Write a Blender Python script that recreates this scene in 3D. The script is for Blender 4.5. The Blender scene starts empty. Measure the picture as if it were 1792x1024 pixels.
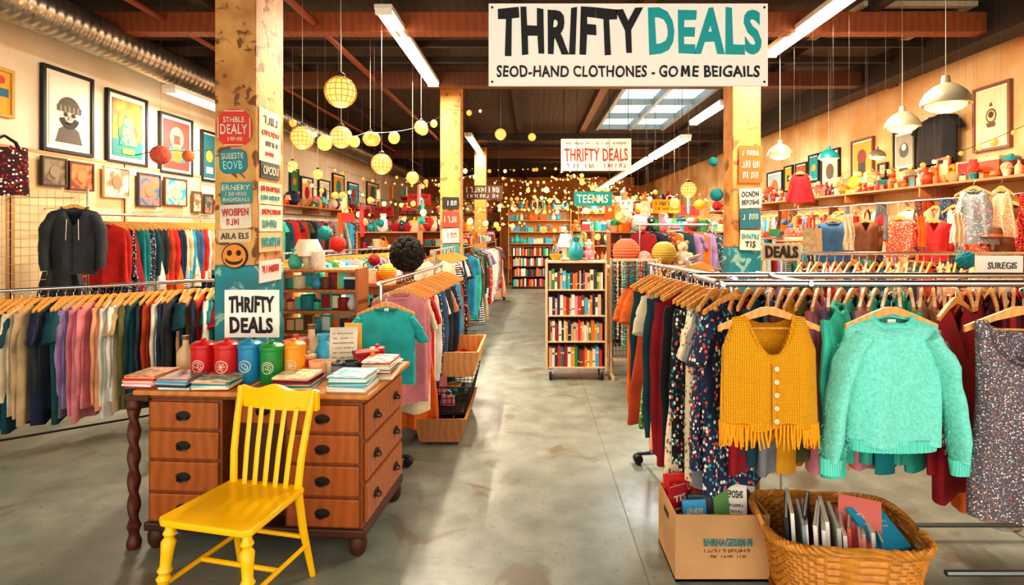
import bpy, math, random
from mathutils import Vector, Matrix
SC=bpy.context.scene; C=SC.collection
R=math.radians; pi=math.pi
rnd=random.Random(7)
F=1000.;VX=930.;VY=400.;H=1.7
def P(px,py,Y): return Vector(((px-VX)/F*Y, Y, H-(py-VY)/F*Y))
def PX(px,Y): return (px-VX)/F*Y
def PZ(py,Y): return H-(py-VY)/F*Y
ORD='first second third fourth fifth sixth seventh eighth ninth tenth eleventh twelfth thirteenth fourteenth fifteenth sixteenth seventeenth eighteenth nineteenth twentieth'.split()
for t in ('twenty','thirty','forty','fifty','sixty'):
    for u in 'first second third fourth fifth sixth seventh eighth ninth'.split(): ORD.append(t+'-'+u)
    ORD.append({'twenty':'thirtieth','thirty':'fortieth','forty':'fiftieth','fifty':'sixtieth','sixty':'seventieth'}[t])
# ---------------------------------------------------------------- materials
def lin(h):
    if not isinstance(h,str): return tuple(h)+(1,)
    h=h.lstrip('#'); o=[]
    if len(h)==3: h=''.join(q*2 for q in h)
    for i in (0,2,4):
        c=int(h[i:i+2],16)/255; o.append(c/12.92 if c<=.04045 else ((c+.055)/1.055)**2.4)
    return tuple(o)+(1,)
MC={}
def mat(col,rough=.7,metal=0,pat=None,col2='#ffffff',scale=20,emit=0,bump=0,col3=None):
    key=(col,rough,metal,pat,col2,scale,emit,bump,col3)
    if key in MC: return MC[key]
    m=bpy.data.materials.new('m%d'%len(MC)); m.use_nodes=True; MC[key]=m
    N=m.node_tree.nodes; L=m.node_tree.links; b=N['Principled BSDF']
    b.inputs['Base Color'].default_value=lin(col); b.inputs['Roughness'].default_value=rough; b.inputs['Metallic'].default_value=metal
    if emit:
        b.inputs['Emission Color'].default_value=lin(col); b.inputs['Emission Strength'].default_value=emit
        if emit<2: b.inputs['Base Color'].default_value=(.1,.06,.03,1)
        try: m.cycles.emission_sampling='NONE'
        except Exception: pass
        return m
    tc=N.new('ShaderNodeTexCoord')
    def mix(f,a,c):
        x=N.new('ShaderNodeMix'); x.data_type='RGBA'
        if isinstance(f,float): x.inputs[0].default_value=f
        else: L.new(f,x.inputs[0])
        for s,i in ((a,6),(c,7)):
            if isinstance(s,tuple): x.inputs[i].default_value=s
            else: L.new(s,x.inputs[i])
        return x.outputs[2]
    def noise(s,d=3,dist=0):
        n=N.new('ShaderNodeTexNoise'); n.inputs['Scale'].default_value=s; n.inputs['Detail'].default_value=d; n.inputs['Distortion'].default_value=dist
        L.new(tc.outputs['Object'],n.inputs['Vector']); return n.outputs['Fac']
    def ramp(f,stops,const=False):
        r=N.new('ShaderNodeValToRGB'); L.new(f,r.inputs[0]); cr=r.color_ramp
        if const: cr.interpolation='CONSTANT'
        cr.elements[0].position=stops[0][0]; cr.elements[0].color=stops[0][1]
        cr.elements[1].position=stops[-1][0]; cr.elements[1].color=stops[-1][1]
        for p,c in stops[1:-1]:
            e=cr.elements.new(p); e.color=c
        return r.outputs[0]
    def wave(s,dist=0,dr='X',dscale=1):
        w=N.new('ShaderNodeTexWave'); w.inputs['Scale'].default_value=s; w.inputs['Distortion'].default_value=dist; w.bands_direction=dr
        w.inputs['Detail Scale'].default_value=dscale
        L.new(tc.outputs['Object'],w.inputs['Vector']); return w.outputs['Fac']
    B0=(0,0,0,1); W1=(1,1,1,1)
    c1=lin(col); c2=lin(col2); c3=lin(col3) if col3 else c2
    dk=tuple(x*.62 for x in c1[:3])+(1,)
    out=None; hgt=None
    if pat=='noise': out=mix(ramp(noise(scale,4),[(.3,B0),(.7,W1)]),dk,c1)
    elif pat=='two': out=ramp(noise(scale,5,.3),[(.42,c1),(.58,c2)])
    elif pat=='wood':
        f=wave(scale,6,'X',.6); out=mix(f,mix(noise(scale*3,5),dk,c1),c1); hgt=f
    elif pat=='floral':
        v=N.new('ShaderNodeTexVoronoi'); v.inputs['Scale'].default_value=scale; L.new(tc.outputs['Object'],v.inputs['Vector'])
        sp=N.new('ShaderNodeSeparateColor'); L.new(v.outputs['Color'],sp.inputs[0])
        cc=ramp(sp.outputs[0],[(0,c2),(.34,c3),(.67,lin('#efe4d2'))],True)
        lt=N.new('ShaderNodeMath'); lt.operation='LESS_THAN'; lt.inputs[1].default_value=.38; L.new(v.outputs['Distance'],lt.inputs[0])
        out=mix(lt.outputs[0],c1,cc)
    elif pat=='stripe': out=ramp(wave(scale,0,'Z'),[(.0,c1),(.5,c2)],True)
    elif pat=='vstripe': out=ramp(wave(scale,0,'X'),[(.0,c1),(.5,c2)],True)
    elif pat=='knit':
        a=wave(scale,1.5,'X'); c=wave(scale,1.5,'Z')
        mm=N.new('ShaderNodeMath'); mm.operation='MAXIMUM'; L.new(a,mm.inputs[0]); L.new(c,mm.inputs[1])
        hgt=mm.outputs[0]; out=mix(hgt,tuple(x*.5 for x in c1[:3])+(1,),c1)
    elif pat=='fuzz':
        f=noise(scale,6,.5); hgt=f; out=mix(ramp(f,[(.3,B0),(.6,W1)]),tuple(x*.78 for x in c1[:3])+(1,),c1)
    elif pat=='grid':
        br=N.new('ShaderNodeTexVoronoi'); br.inputs['Scale'].default_value=scale; br.inputs['Randomness'].default_value=0
        L.new(tc.outputs['Object'],br.inputs['Vector']); lt=N.new('ShaderNodeMath'); lt.operation='LESS_THAN'; lt.inputs[1].default_value=.2
        L.new(br.outputs['Distance'],lt.inputs[0]); out=mix(lt.outputs[0],c1,c2)
    elif pat=='plaster':
        out=mix(ramp(noise(1.3,6),[(.35,B0),(.7,W1)]),c2,c1); hgt=noise(14,5)
    elif pat=='peel':
        base=ramp(noise(scale*.35,5),[(.35,c3),(.6,c1)]) if col3 else c1
        out=mix(ramp(noise(scale,9,.8),[(.38,W1),(.43,B0)]),base,c2); hgt=noise(scale,8,.6)
    elif pat=='floor':
        o1=ramp(noise(.55,7,.3),[(.3,c1),(.7,c2)]); o2=ramp(noise(5,9),[(.36,B0),(.66,W1)])
        x=mix(o2,tuple(q*.86 for q in c1[:3])+(1,),o1); x2=ramp(noise(34,5),[(.3,B0),(.37,W1)])
        y=mix(x2,tuple(q*.62 for q in c1[:3])+(1,),x); x3=ramp(noise(2.1,9,1.2),[(.33,B0),(.4,W1)])
        out=mix(x3,lin('#6e6553'),y)
        rr=ramp(noise(2.2,6),[(.3,(.28,)*3+(1,)),(.75,(.52,)*3+(1,))]); L.new(rr,b.inputs['Roughness']); hgt=noise(20,6)
    else:
        hgt=noise(scale,4) if bump else None
    if out is not None and not isinstance(out,tuple): L.new(out,b.inputs['Base Color'])
    if bump and hgt is not None:
        bp=N.new('ShaderNodeBump'); bp.inputs['Strength'].default_value=bump; bp.inputs['Distance'].default_value=.01
        L.new(hgt,bp.inputs['Height']); L.new(bp.outputs[0],b.inputs['Normal'])
    return m
PAL={'navy':'#1d2c4c','charcoal':'#33393f','teal':'#168a90','dark teal':'#154c58','rust':'#c2491f','orange':'#ee7420','red':'#d02a26','crimson':'#9c1522','pink':'#e88f98','peach':'#f2ad84','cream':'#ecdcb8','white':'#f0ebe2','sky blue':'#3fb0d8','denim blue':'#3f6a92','mustard':'#e9a010','olive':'#6b6b3c','grey':'#85898e','black':'#1d1e23','mint':'#4bcdb4','lavender':'#a48abf','burgundy':'#5f1420','beige':'#cdb085','brown':'#75411f','green':'#2f8a4c'}
PN=list(PAL)
def fab(c):
    if c.startswith('floral '):
        k=c[7:]; o={'navy':('#d8574a','#3f9aa0'),'black':('#c95a60','#3a8a8a'),'cream':('#d8503c','#2f8f8f'),'green':('#e8b040','#d85a4a'),'red':('#2a2b33','#e8c060')}.get(k,('#e05a48','#2f8f93'))
        return mat(PAL[k],.85,0,'floral',o[0],56,0,0,o[1])
    if c.startswith('striped '): return mat(PAL[c[8:]],.85,0,'stripe','#ece4d6',14)
    return mat(PAL[c],.85,0,'noise','#fff',9)
WOODH=mat('#e2a050',.45,0,'wood','#fff',9); CHROME=mat('#c9cdd2',.22,1); DARKM=mat('#2b2725',.5,.6); IRON=mat('#3a3330',.55,.7); DULL=mat('#5c6063',.45,.9)
WHITE=mat('#efe9dd',.6); PAPER=mat('#eee6d6',.8); BLACK=mat('#17171a',.6); TEALP=mat('#118b90',.55); CORD=mat('#8f8676',.6); THRD=mat('#4a4038',.8)
BULBS=[mat('#ffbc58',.4,emit=1.15),mat('#ff9c38',.4,emit=1.0),mat('#ffd48a',.4,emit=1.5)]; GLOBE=mat('#ffc264',.4,emit=1.15); LAMPG=mat('#ffdf9c',.4,emit=1.3); TUBE=mat('#fff4e0',.4,emit=9)
# ---------------------------------------------------------------- mesh builder
class MB:
    def __init__(s): s.v=[];s.f=[];s.mi=[];s.cur=0
    def m(s,i): s.cur=i; return s
    def add(s,vs,fs):
        n=len(s.v); s.v+=[tuple(v) for v in vs]; s.f+=[tuple(i+n for i in f) for f in fs]; s.mi+=[s.cur]*len(fs); return s
    def box(s,c,d,rz=0,tp=1,rx=0):
        vs=[]
        M=Matrix.Rotation(rz,3,'Z')@Matrix.Rotation(rx,3,'X')
        for z in (-.5,.5):
            k=tp if z<0 else 1
            for x,y in ((-.5,-.5),(.5,-.5),(.5,.5),(-.5,.5)): vs.append(M@Vector((x*d[0]*k,y*d[1]*k,z*d[2]))+Vector(c))
        return s.add(vs,[(3,2,1,0),(4,5,6,7),(0,1,5,4),(1,2,6,5),(2,3,7,6),(3,0,4,7)])
    def b2(s,a,b): 
        a=Vector(a);b=Vector(b); return s.box((a+b)/2,[abs(x) for x in (b-a)])
    def tube(s,pts,r,n=8,cap=True,sy=1,closed=False):
        pts=[Vector(p) for p in pts]; k=len(pts); rs=r if isinstance(r,(list,tuple)) else [r]*k
        vs=[];nv=None
        for i,p in enumerate(pts):
            if closed: t=(pts[(i+1)%k]-pts[i-1]).normalized()
            else: t=(pts[min(i+1,k-1)]-pts[max(i-1,0)]).normalized()
            if nv is None: nv=t.cross(Vector((0,0,1)) if abs(t.z)<.9 else Vector((0,1,0))).normalized()
            nv=(nv-t*nv.dot(t)).normalized(); bn=t.cross(nv)
            for j in range(n):
                a=2*pi*j/n; vs.append(p+nv*math.cos(a)*rs[i]+bn*math.sin(a)*rs[i]*sy)
        fs=[]
        for i in range(k if closed else k-1):
            for j in range(n): 
                q=(j+1)%n; i2=(i+1)%k; fs.append((i*n+j,i*n+q,i2*n+q,i2*n+j))
        if cap and not closed: fs+=[tuple(range(n))[::-1],tuple(range((k-1)*n,k*n))]
        return s.add(vs,fs)
    def lathe(s,prof,c=(0,0,0),n=20):
        vs=[];fs=[];c=Vector(c)
        for r,z in prof:
            for j in range(n): vs.append(c+Vector((r*math.cos(2*pi*j/n),r*math.sin(2*pi*j/n),z)))
        for i in range(len(prof)-1):
            for j in range(n): q=(j+1)%n; fs.append((i*n+j,i*n+q,(i+1)*n+q,(i+1)*n+j))
        if prof[0][0]>1e-4: fs.append(tuple(range(n))[::-1])
        return s.add(vs,fs)
    def ball(s,c,r,n=12,m=8,sc=(1,1,1),jit=0):
        rr=random.Random(3); vs=[];fs=[]
        for i in range(m+1):
            th=pi*i/m
            for j in range(n):
                k=r*(1+rr.uniform(-jit,jit)); a=2*pi*j/n
                vs.append((c[0]+k*sc[0]*math.sin(th)*math.cos(a),c[1]+k*sc[1]*math.sin(th)*math.sin(a),c[2]-k*sc[2]*math.cos(th)))
        for i in range(m):
            for j in range(n): q=(j+1)%n; fs.append((i*n+j,i*n+q,(i+1)*n+q,(i+1)*n+j))
        return s.add(vs,fs)
    def prism(s,pts,y0,y1):
        n=len(pts); vs=[(x,y0,z) for x,z in pts]+[(x,y1,z) for x,z in pts]
        return s.add(vs,[tuple(range(n)),tuple(range(n,2*n))[::-1]]+[((i+1)%n,i,n+i,n+(i+1)%n) for i in range(n)])
    def disc(s,x,z,r,y0,y1,sx=1,n=20):
        return s.prism([(x+r*sx*math.cos(2*pi*i/n),z+r*math.sin(2*pi*i/n)) for i in range(n)],y0,y1)
    def surf(s,fn,nu,nv,cu=False,cv=False):
        a=nu if cu else nu+1; b=nv if cv else nv+1
        vs=[fn(i/nu,j/nv) for j in range(b) for i in range(a)]; fs=[]
        for j in range(nv):
            for i in range(nu): i2=(i+1)%a; j2=(j+1)%b; fs.append((j*a+i,j*a+i2,j2*a+i2,j2*a+i))
        return s.add(vs,fs)
    def mesh(s,name='mesh',mats=None,smooth=False):
        me=bpy.data.meshes.new(name); me.from_pydata(s.v,[],s.f)
        for mm in (mats or [WHITE]): me.materials.append(mm)
        if mats and len(mats)>1: me.polygons.foreach_set('material_index',s.mi)
        if smooth:
            me.shade_smooth(); me.set_sharp_from_angle(angle=R(42))
        me.update(); return me
def ob(name,me,parent=None,m=None,loc=(0,0,0),rz=0,sc=(1,1,1),rx=0,ry=0,bev=0):
    o=bpy.data.objects.new(name,me); C.objects.link(o)
    if parent: o.parent=parent
    o.location=loc; o.rotation_euler=(rx,ry,rz); o.scale=sc
    if m: o.material_slots[0].link='OBJECT'; o.material_slots[0].material=m
    if bev:
        b=o.modifiers.new('bevel','BEVEL'); b.width=bev; b.segments=2; b.limit_method='ANGLE'; b.angle_limit=R(50)
    return o
def build(mb,name,m,parent=None,smooth=False,bev=0,loc=(0,0,0),rz=0,rx=0,ry=0):
    ms=m if isinstance(m,list) else [m]
    return ob(name,mb.mesh(name,ms,smooth),parent,None,loc,rz,(1,1,1),rx,ry,bev)
def tag(o,label,cat,group=None,kind=None):
    o['label']=label; o['category']=cat
    if group: o['group']=group
    if kind: o['kind']=kind
    return o
def thing(name,label,cat,loc=(0,0,0),rz=0,group=None):
    o=bpy.data.objects.new(name,None); C.objects.link(o); o.location=loc; o.rotation_euler=(0,0,rz); o.empty_display_size=.1
    return tag(o,label,cat,group)
def struct(name,mb,m,smooth=False):
    o=build(mb,name,m,None,smooth); o['kind']='structure'; o['label']=name.replace('_',' '); return o
# ---------------------------------------------------------------- lettering
TX={}
def prep(strings):
    tmp=[]
    for st,bold in strings:
        cu=bpy.data.curves.new('t','FONT'); cu.body=st; cu.size=1; cu.offset=bold; cu.extrude=.01; cu.space_character=1.08; cu.resolution_u=3
        o=bpy.data.objects.new('t',cu); C.objects.link(o); tmp.append((st,o))
    bpy.context.view_layer.update(); dg=bpy.context.evaluated_depsgraph_get()
    for st,o in tmp:
        me=bpy.data.meshes.new_from_object(o.evaluated_get(dg)); vs=[v.co.copy() for v in me.vertices]
        x0=min(v.x for v in vs);x1=max(v.x for v in vs);y0=min(v.y for v in vs);y1=max(v.y for v in vs); L=x1-x0
        def wob(x,y):
            q=x*L*1.35; return (x+.03/L*math.sin(y*3+q*2),y*(1+.05*math.sin(q*2.3))+.02*math.sin(q*3.1))
        TX[st]=([(lambda a:(a[0],v.z/.01,a[1]))(wob((v.x-x0)/L-.5,(v.y-y0)/(y1-y0)-.5)) for v in vs],[tuple(p.vertices) for p in me.polygons])
        bpy.data.meshes.remove(me)
    for st,o in tmp:
        cu=o.data; bpy.data.objects.remove(o); bpy.data.curves.remove(cu)
WORDS=['DEALS','THRIFTY DEALS','SEOD-HAND CLOTHONES - GO','E BEIGAILS','STHBLE','DEALY','SUEESTE','EOVB','BHOPDEALS','ERNERY','WOBPEN','AILA ELS','LIN NUEY','TIS','BEPOSHS','SHNPRE','OPODU','OCNDN','SUREGIS','BHRNAGEBI00','TEEN','S']
prep([('THRIFTY',.038)]+[(w,.038 if w=='DEALS' else .02 if w[0:4] in('SEOD','E BE') else .012) for w in WORDS])
mq=MB().prism([(-.5,-.5),(-.24,-.5),(-.22,.12),(-.06,-.3),(.06,-.3),(.22,.12),(.24,-.5),(.5,-.5),(.42,.5),(.18,.5),(0,-.02),(-.18,.5),(-.42,.5)],1,-1)
TX['M']=(mq.v,mq.f)
def text(st,w,h,m,parent,loc,d=.0025,name='lettering'):
    vs,fs=TX[st]; mb=MB(); mb.add([(x*w,-y*d,z*h) for x,y,z in vs],fs)
    return build(mb,name,m,parent,loc=loc)
def scrib(mb,x0,x1,z,h,y,n,seed=1):
    rr=random.Random(seed); w=(x1-x0)/n
    for i in range(n):
        if rr.random()<.12: continue
        x=x0+(i+.5)*w; k=rr.choice((0,1,2,3))
        if k!=3: mb.box((x-w*.28,y,z),(w*.2,.003,h))
        if k!=1: mb.box((x+w*.2,y,z),(w*.18,.003,h*rr.uniform(.6,1)))
        if k in(0,2,3): mb.box((x,y,z+h*rr.choice((-.4,0,.4))),(w*.6,.003,h*.2))
def sign(name,label,cat,loc,rz,w,h,bg,lines,depth=.012,rnd_=0,border=None):
    t=thing(name,label,cat,loc,rz)
    mb=MB()
    if rnd_:
        pts=[]
        for cx,cz,a in ((w/2-rnd_,-h/2+rnd_,-pi/2),(w/2-rnd_,h/2-rnd_,0),(-w/2+rnd_,h/2-rnd_,pi/2),(-w/2+rnd_,-h/2+rnd_,pi)):
            for k in range(6): pts.append((cx+rnd_*math.cos(a+k*pi/10),cz+rnd_*math.sin(a+k*pi/10)))
        mb.prism(pts,-depth/2,depth/2)
    else: mb.box((0,0,0),(w,depth,h))
    bo=build(mb,'board',bg,t)
    if border:
        b=MB(); e=.012
        for sx in (-1,1): b.box((sx*(w/2-e),-depth/2-.001,0),(.006,.002,h*.55))
        for sz in (-1,1): b.box((0,-depth/2-.001,sz*(h/2-e)),(w*.55,.002,.006))
        build(b,'border',border,bo)
    for i,(st,x,z,ww,hh,m) in enumerate(lines):
        if st[0]=='~':
            q=MB(); scrib(q,(x-ww/2)*w,(x+ww/2)*w,z*h,hh*h,-depth/2-.003,int(st[1:]),i+len(label)); build(q,'small_print',m,bo)
        else: text(st,ww*w,hh*h,m,bo,(x*w,-depth/2-.003,z*h))
    return t
# ---------------------------------------------------------------- garments
def sg(x,p): return math.copysign(abs(x)**p,x)
def body_mb(sw=.2,h=.7,flare=0,th=.035,neck=.08,scoop=.05,slope=.32,fold=.01,kf=3,seed=0,n=36,m=14,tank=0,waist=0,vneck=False,neckp=.5):
    def fn(u,v):
        a=2*pi*u; ca=math.cos(a); sa=math.sin(a)
        hw=sw+flare*v-waist*math.sin(pi*min(1,v*1.3))
        if tank: hw*=1-tank+tank*min(1,(v/.3))**1.5
        x=hw*sg(ca,.85); q=x/hw
        thk=.006+th*min(1,v*7)**.5
        fo=(fold*min(1,v*1.6))*(math.sin(kf*2.2*q+seed)+.5*math.sin(kf*4.7*q+seed*2+v*3))
        y=thk*sg(sa,.75)+fo
        zz=-slope*abs(x)*(1-v)**3
        if abs(x)<neck:
            k=(1-abs(x)/neck) if vneck else (1-(x/neck)**2)**neckp
            zz-=scoop*k*(1 if sa<=0 else .25)*(1-v)**4
        return (x,y,zz-h*v+.008*math.sin(5*q+seed)*v)
    return MB().surf(fn,n,m,cu=True)
def sleeve_mb(side,pts,r,sy=.55,n=12,seed=0):
    k=14; pp=[];rr=[]
    for i in range(k+1):
        t=i/k*(len(pts)-1); j=min(int(t),len(pts)-2); f=t-j
        a=Vector(pts[j]);b=Vector(pts[j+1]); p=a.lerp(b,f); pp.append((p.x*side,p.y+.006*math.sin(i+seed),p.z))
        rr.append((r[j]*(1-f)+r[j+1]*f)*(1+.06*math.sin(i*1.7+seed)))
    return MB().tube(pp,rr,n,cap=True,sy=sy)
def collar_mb(neck=.08,r=.009,scoop=.05,slope=.32):
    pts=[]
    for i in range(20):
        a=2*pi*i/20; x=neck*math.cos(a); q=(1-(x/neck)**2)**.5 if abs(x)<neck*.999 else 0
        pts.append((x,(-.02 if math.sin(a)<0 else .02)*abs(math.sin(a))**.6,-slope*abs(x)-scoop*q*(1 if math.sin(a)<0 else .25)+.003))
    return MB().tube(pts,r,6,closed=True)
def hanger_mbs(hw=.2,bar=False):
    w=MB(); 
    pts=[(0,.0),(-.03,-.002),(-.1,-.03),(-hw,-.075),(-hw,-.098),(-.1,-.054),(0,-.03),(.1,-.054),(hw,-.098),(hw,-.075),(.1,-.03),(.03,-.002)]
    w.prism(pts,-.007,.007)
    if bar: w.tube([(-hw*.96,0,-.085),(hw*.96,0,-.085)],.004,6)
    h=MB(); hp=[(0,0,-.005),(0,0,.022)]
    for i in range(9):
        a=-pi/2+pi*1.35*i/8; hp.append((.016*math.cos(a),0,.045+.02*math.sin(a)))
    hp[2]=(0,0,.027); h.tube(hp,.0022,5); return w,h
hw_,hk_=hanger_mbs(); HW=hw_.mesh('hanger',[WOODH]); HK=hk_.mesh('hook',[CHROME],True)
hb_,_=hanger_mbs(.21,True); HB=hb_.mesh('hanger_bar',[WOODH])
G={}
for i in range(3):
    G['long-sleeved shirt',i]=(body_mb(seed=i*2.1,flare=.012*i,fold=.014,kf=3,th=.034).mesh('b',None,True),[sleeve_mb(s,[(.165,.01,-.075),(.2,.012,-.2),(.212,.015,-.4),(.2,.015,-.6-.03*i)],[.056,.048,.04,.032],.42,seed=i).mesh('s',None,True) for s in (-1,1)])
    G['short-sleeved top',i]=(body_mb(seed=i*1.3+1,kf=2,fold=.014).mesh('b',None,True),[sleeve_mb(s,[(.16,0,-.075),(.2,0,-.15),(.235,0,-.24)],[.058,.06,.06],seed=i,sy=.42).mesh('s',None,True) for s in (-1,1)])
    G['dress',i]=(body_mb(sw=.19,seed=i*1.7+2,flare=.07,kf=4,fold=.018,tank=.25,scoop=.08,waist=.03).mesh('b',None,True),[])
    G['cardigan',i]=(body_mb(seed=i*2.7+.5,th=.04,vneck=True,scoop=.22,kf=2,neck=.07,fold=.014).mesh('b',None,True),[sleeve_mb(s,[(.165,.01,-.08),(.205,.01,-.22),(.215,.012,-.42),(.2,.012,-.6)],[.058,.054,.048,.04],.45,seed=i).mesh('s',None,True) for s in (-1,1)])
COL=collar_mb().mesh('c',None,True)
GN={'long-sleeved shirt':'shirt','short-sleeved top':'top','dress':'dress','cardigan':'cardigan'}
def garment(kind,c,label,loc,rz,sx=1,sz=1,detail=2,group=None,sy=1):
    me,sl=G[kind,rnd.randrange(3)]; m=fab(c); n=GN[kind]
    o=ob(n,me,None,m,loc,rz,(sx,sy,sz)); tag(o,label,n,group)
    if detail>0:
        for s in sl: ob('sleeve',s,o,m)
    if detail>1 and kind!='cardigan': ob('collar',COL,o,m)
    return o
def hanger(label,loc,rz,detail=2,group=None,me=None,sc=(1,1,1)):
    o=ob('clothes_hanger',me or HW,None,None,loc,rz,sc); tag(o,label,'hanger',group)
    if detail>0: ob('hook',HK,o)
    return o
def row(p0,p1,z,cols,where,n=None,ln=(.6,.75),yaw=0,detail=2,kinds=('long-sleeved shirt','short-sleeved top','cardigan','dress'),sx=1,sy=.7,hangers=True,lens=None,jit=.12):
    p0=Vector(p0);p1=Vector(p1); n=n or len(cols); d=p1-p0; base=math.atan2(d.y,d.x)+pi/2
    for i in range(n):
        t=(i+.5)/n; p=p0.lerp(p1,t); c=cols[i%len(cols)]; k=kinds[rnd.randrange(len(kinds))]
        rz=base+yaw+rnd.uniform(-jit,jit)
        fx,fy=math.sin(rz),-math.cos(rz)
        if fx*(-p.x)+fy*(-p.y)<0: rz+=pi
        l=lens[i] if lens else rnd.uniform(*ln)
        if k=='dress' and not lens: l*=1.15
        garment(k,c,'%s %s, %s from near end of %s'%(c,k,ORD[i],where),(p.x,p.y,z-.08),rz,sx*rnd.uniform(.94,1.06),l/.7,detail,'clothes on '+where,sy)
        if hangers: hanger('wooden hanger, %s from near end of %s'%(ORD[i],where),(p.x,p.y,z-.066),rz,1 if detail>0 else 0,'hangers on '+where)
def cols(n,pal=PN,fl=.25):
    o=[]
    for i in range(n):
        c=rnd.choice(pal)
        if o and c==o[-1]: c=rnd.choice(pal)
        if rnd.random()<fl: c=('floral ' if rnd.random()<.75 else 'striped ')+c
        o.append(c)
    return o
def rack(label,p0,p1,z,foot=.25,wall=None,r=.014):
    p0=Vector((p0[0],p0[1],0));p1=Vector((p1[0],p1[1],0)); d=(p1-p0); L=d.length; ang=math.atan2(d.y,d.x)
    t=thing('clothes_rail' if wall else 'clothes_rack',label,'clothes rack',(p0.x,p0.y,0),ang)
    build(MB().tube([(-.05,0,z),(L+.05,0,z)],r,10),'rail',CHROME,t,True)
    if wall:
        for x in (0.02,L*.5,L-.02): build(MB().tube([(x,0,z),(x,0,z+.05),(x,wall,z+.05)],.008,6),'bracket',CHROME,t,True)
    else:
        for x in (0,L):
            build(MB().tube([(x,0,.07),(x,0,z+.01)],r,8),'upright',CHROME,t,True)
            ft=build(MB().tube([(x,-foot,.07),(x,foot,.07)],r,8),'foot',DULL,t,True)
            for s in (-1,1): build(MB().lathe([(.0,-.035),(.03,-.03),(.035,0),(.03,.03),(0,.035)],(0,0,0),12),'caster',BLACK,ft,True,loc=(x,s*foot,.035),ry=pi/2)
        build(MB().tube([(0,0,.1),(L,0,.1)],r*.6,8),'lower_bar',DARKM,t,True)
    return t
# ---------------------------------------------------------------- small goods
def noisy_ball(r=.5,c=(0,0,.5),j=.07): return MB().ball(c,r,18,12,jit=j)
IT={}
def it(kind,cat,*pieces): IT[kind]=(cat,[(n,mb.mesh(n,None,sm),w) for n,mb,w,sm in pieces])
it('vase','vase',('body',MB().lathe([(.2,0),(.3,.1),(.36,.35),(.25,.6),(.13,.8),(.2,1),(.17,1),(.1,.8)]),0,True))
it('mug','mug',('cup',MB().lathe([(.33,0),(.38,.05),(.4,.8),(.36,.8),(.34,.1),(0,.08)]),0,True),('handle',MB().tube([(.38,0,.65),(.56,0,.62),(.6,0,.4),(.54,0,.2),(.37,0,.18)],.05,6),0,True))
it('plush bear','plush toy',('body',MB().ball((0,0,.32),.3,12,8,(1,.85,1.1)).ball((0,0,.76),.22).ball((-.27,-.05,.42),.11,8,6,(1.4,1,1)).ball((.27,-.05,.42),.11,8,6,(1.4,1,1)).ball((-.17,-.2,.09),.12,8,6,(1,1.6,.9)).ball((.17,-.2,.09),.12,8,6,(1,1.6,.9)),0,True),('ear',MB().ball((-.17,0,.95),.09,8,6),1,True),('ear',MB().ball((.17,0,.95),.09,8,6),1,True),('muzzle',MB().ball((0,-.18,.72),.09,8,6),1,True))
it('pompom ball','ball',('body',noisy_ball(),0,False))
it('paper lantern','lantern',('body',MB().lathe([(.12,0)]+[((.5*math.sin(pi*(.08+.84*i/24)))*(1+.04*(i%2)),.5-.5*math.cos(pi*(.08+.84*i/24))) for i in range(25)]),0,False))
it('bowl','bowl',('body',MB().lathe([(.2,0),(.22,.05),(.45,.3),(.5,.5),(.46,.5),(.4,.3),(0,.1)]),0,True))
it('bottle','bottle',('body',MB().lathe([(.2,0),(.22,.05),(.22,.55),(.08,.75),(.07,.92),(0,.92)]),0,True),('cap',MB().lathe([(.09,.9),(.09,1),(0,1)]),1,True))
it('lidded box','box',('body',MB().box((0,0,.3),(.8,.6,.6)),0,False),('lid',MB().box((0,0,.66),(.86,.66,.14)),1,False))
def frame_mb(w,h,b=.06,d=.04):
    return MB().box((-w/2+b/2,0,h/2),(b,d,h)).box((w/2-b/2,0,h/2),(b,d,h)).box((0,0,b/2),(w-2*b,d,b)).box((0,0,h-b/2),(w-2*b,d,b))
it('framed picture','picture',('frame',frame_mb(.75,1,.09,.07),0,False),('picture',MB().box((0,.01,.5),(.6,.02,.84)),1,False))
it('table lamp','lamp',('base',MB().lathe([(.22,0),(.24,.04),(.08,.1),(.14,.25),(.14,.35),(.04,.5),(.03,.62),(0,.62)]),0,True),('lamp_shade',MB().lathe([(.34,.5),(.2,1),(.19,1),(.33,.5)]),1,True))
it('brimmed hat','hat',('body',MB().lathe([(.5,.02),(.52,.05),(.28,.08),(.27,.3),(.2,.42),(0,.44)]),0,True),('band',MB().lathe([(.29,.09),(.285,.17),(.28,.17)]),1,True))
it('handbag','bag',('body',MB().box((0,0,.3),(.8,.3,.6),tp=1.1),0,False),('handle',MB().tube([(-.25,0,.58),(-.22,0,.85),(0,0,.97),(.22,0,.85),(.25,0,.58)],.03,6),1,True))
it('candle jar','candle',('jar',MB().lathe([(.26,0),(.28,.04),(.28,.6),(.25,.6),(.25,.1),(0,.1)]),0,True),('lid',MB().lathe([(.29,.6),(.29,.72),(.08,.74),(.07,.85),(0,.86)]),1,True))
it('potted plant','plant',('pot',MB().lathe([(.2,0),(.3,.4),(.33,.4),(.33,.48),(.28,.48),(.26,.42),(0,.42)]),0,True),('foliage',MB().ball((0,0,.7),.34,14,9,jit=.25),1,False))
it('tasselled scarf','scarf',('body',MB().surf(lambda u,v:(.22*(u-.5)*(1+.4*v)+.02*math.sin(v*9),.05*math.sin(u*14+v*3),1-v),14,10),0,True),('fringe',MB().tube([(-.12,0,0),(-.12,0,-.1)],.02,5).tube([(0,0,0),(0,0,-.11)],.02,5).tube([(.12,0,0),(.12,0,-.1)],.02,5),1,True))
SHELFK=[k for k in IT if k not in('tasselled scarf','pompom ball')]
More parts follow.
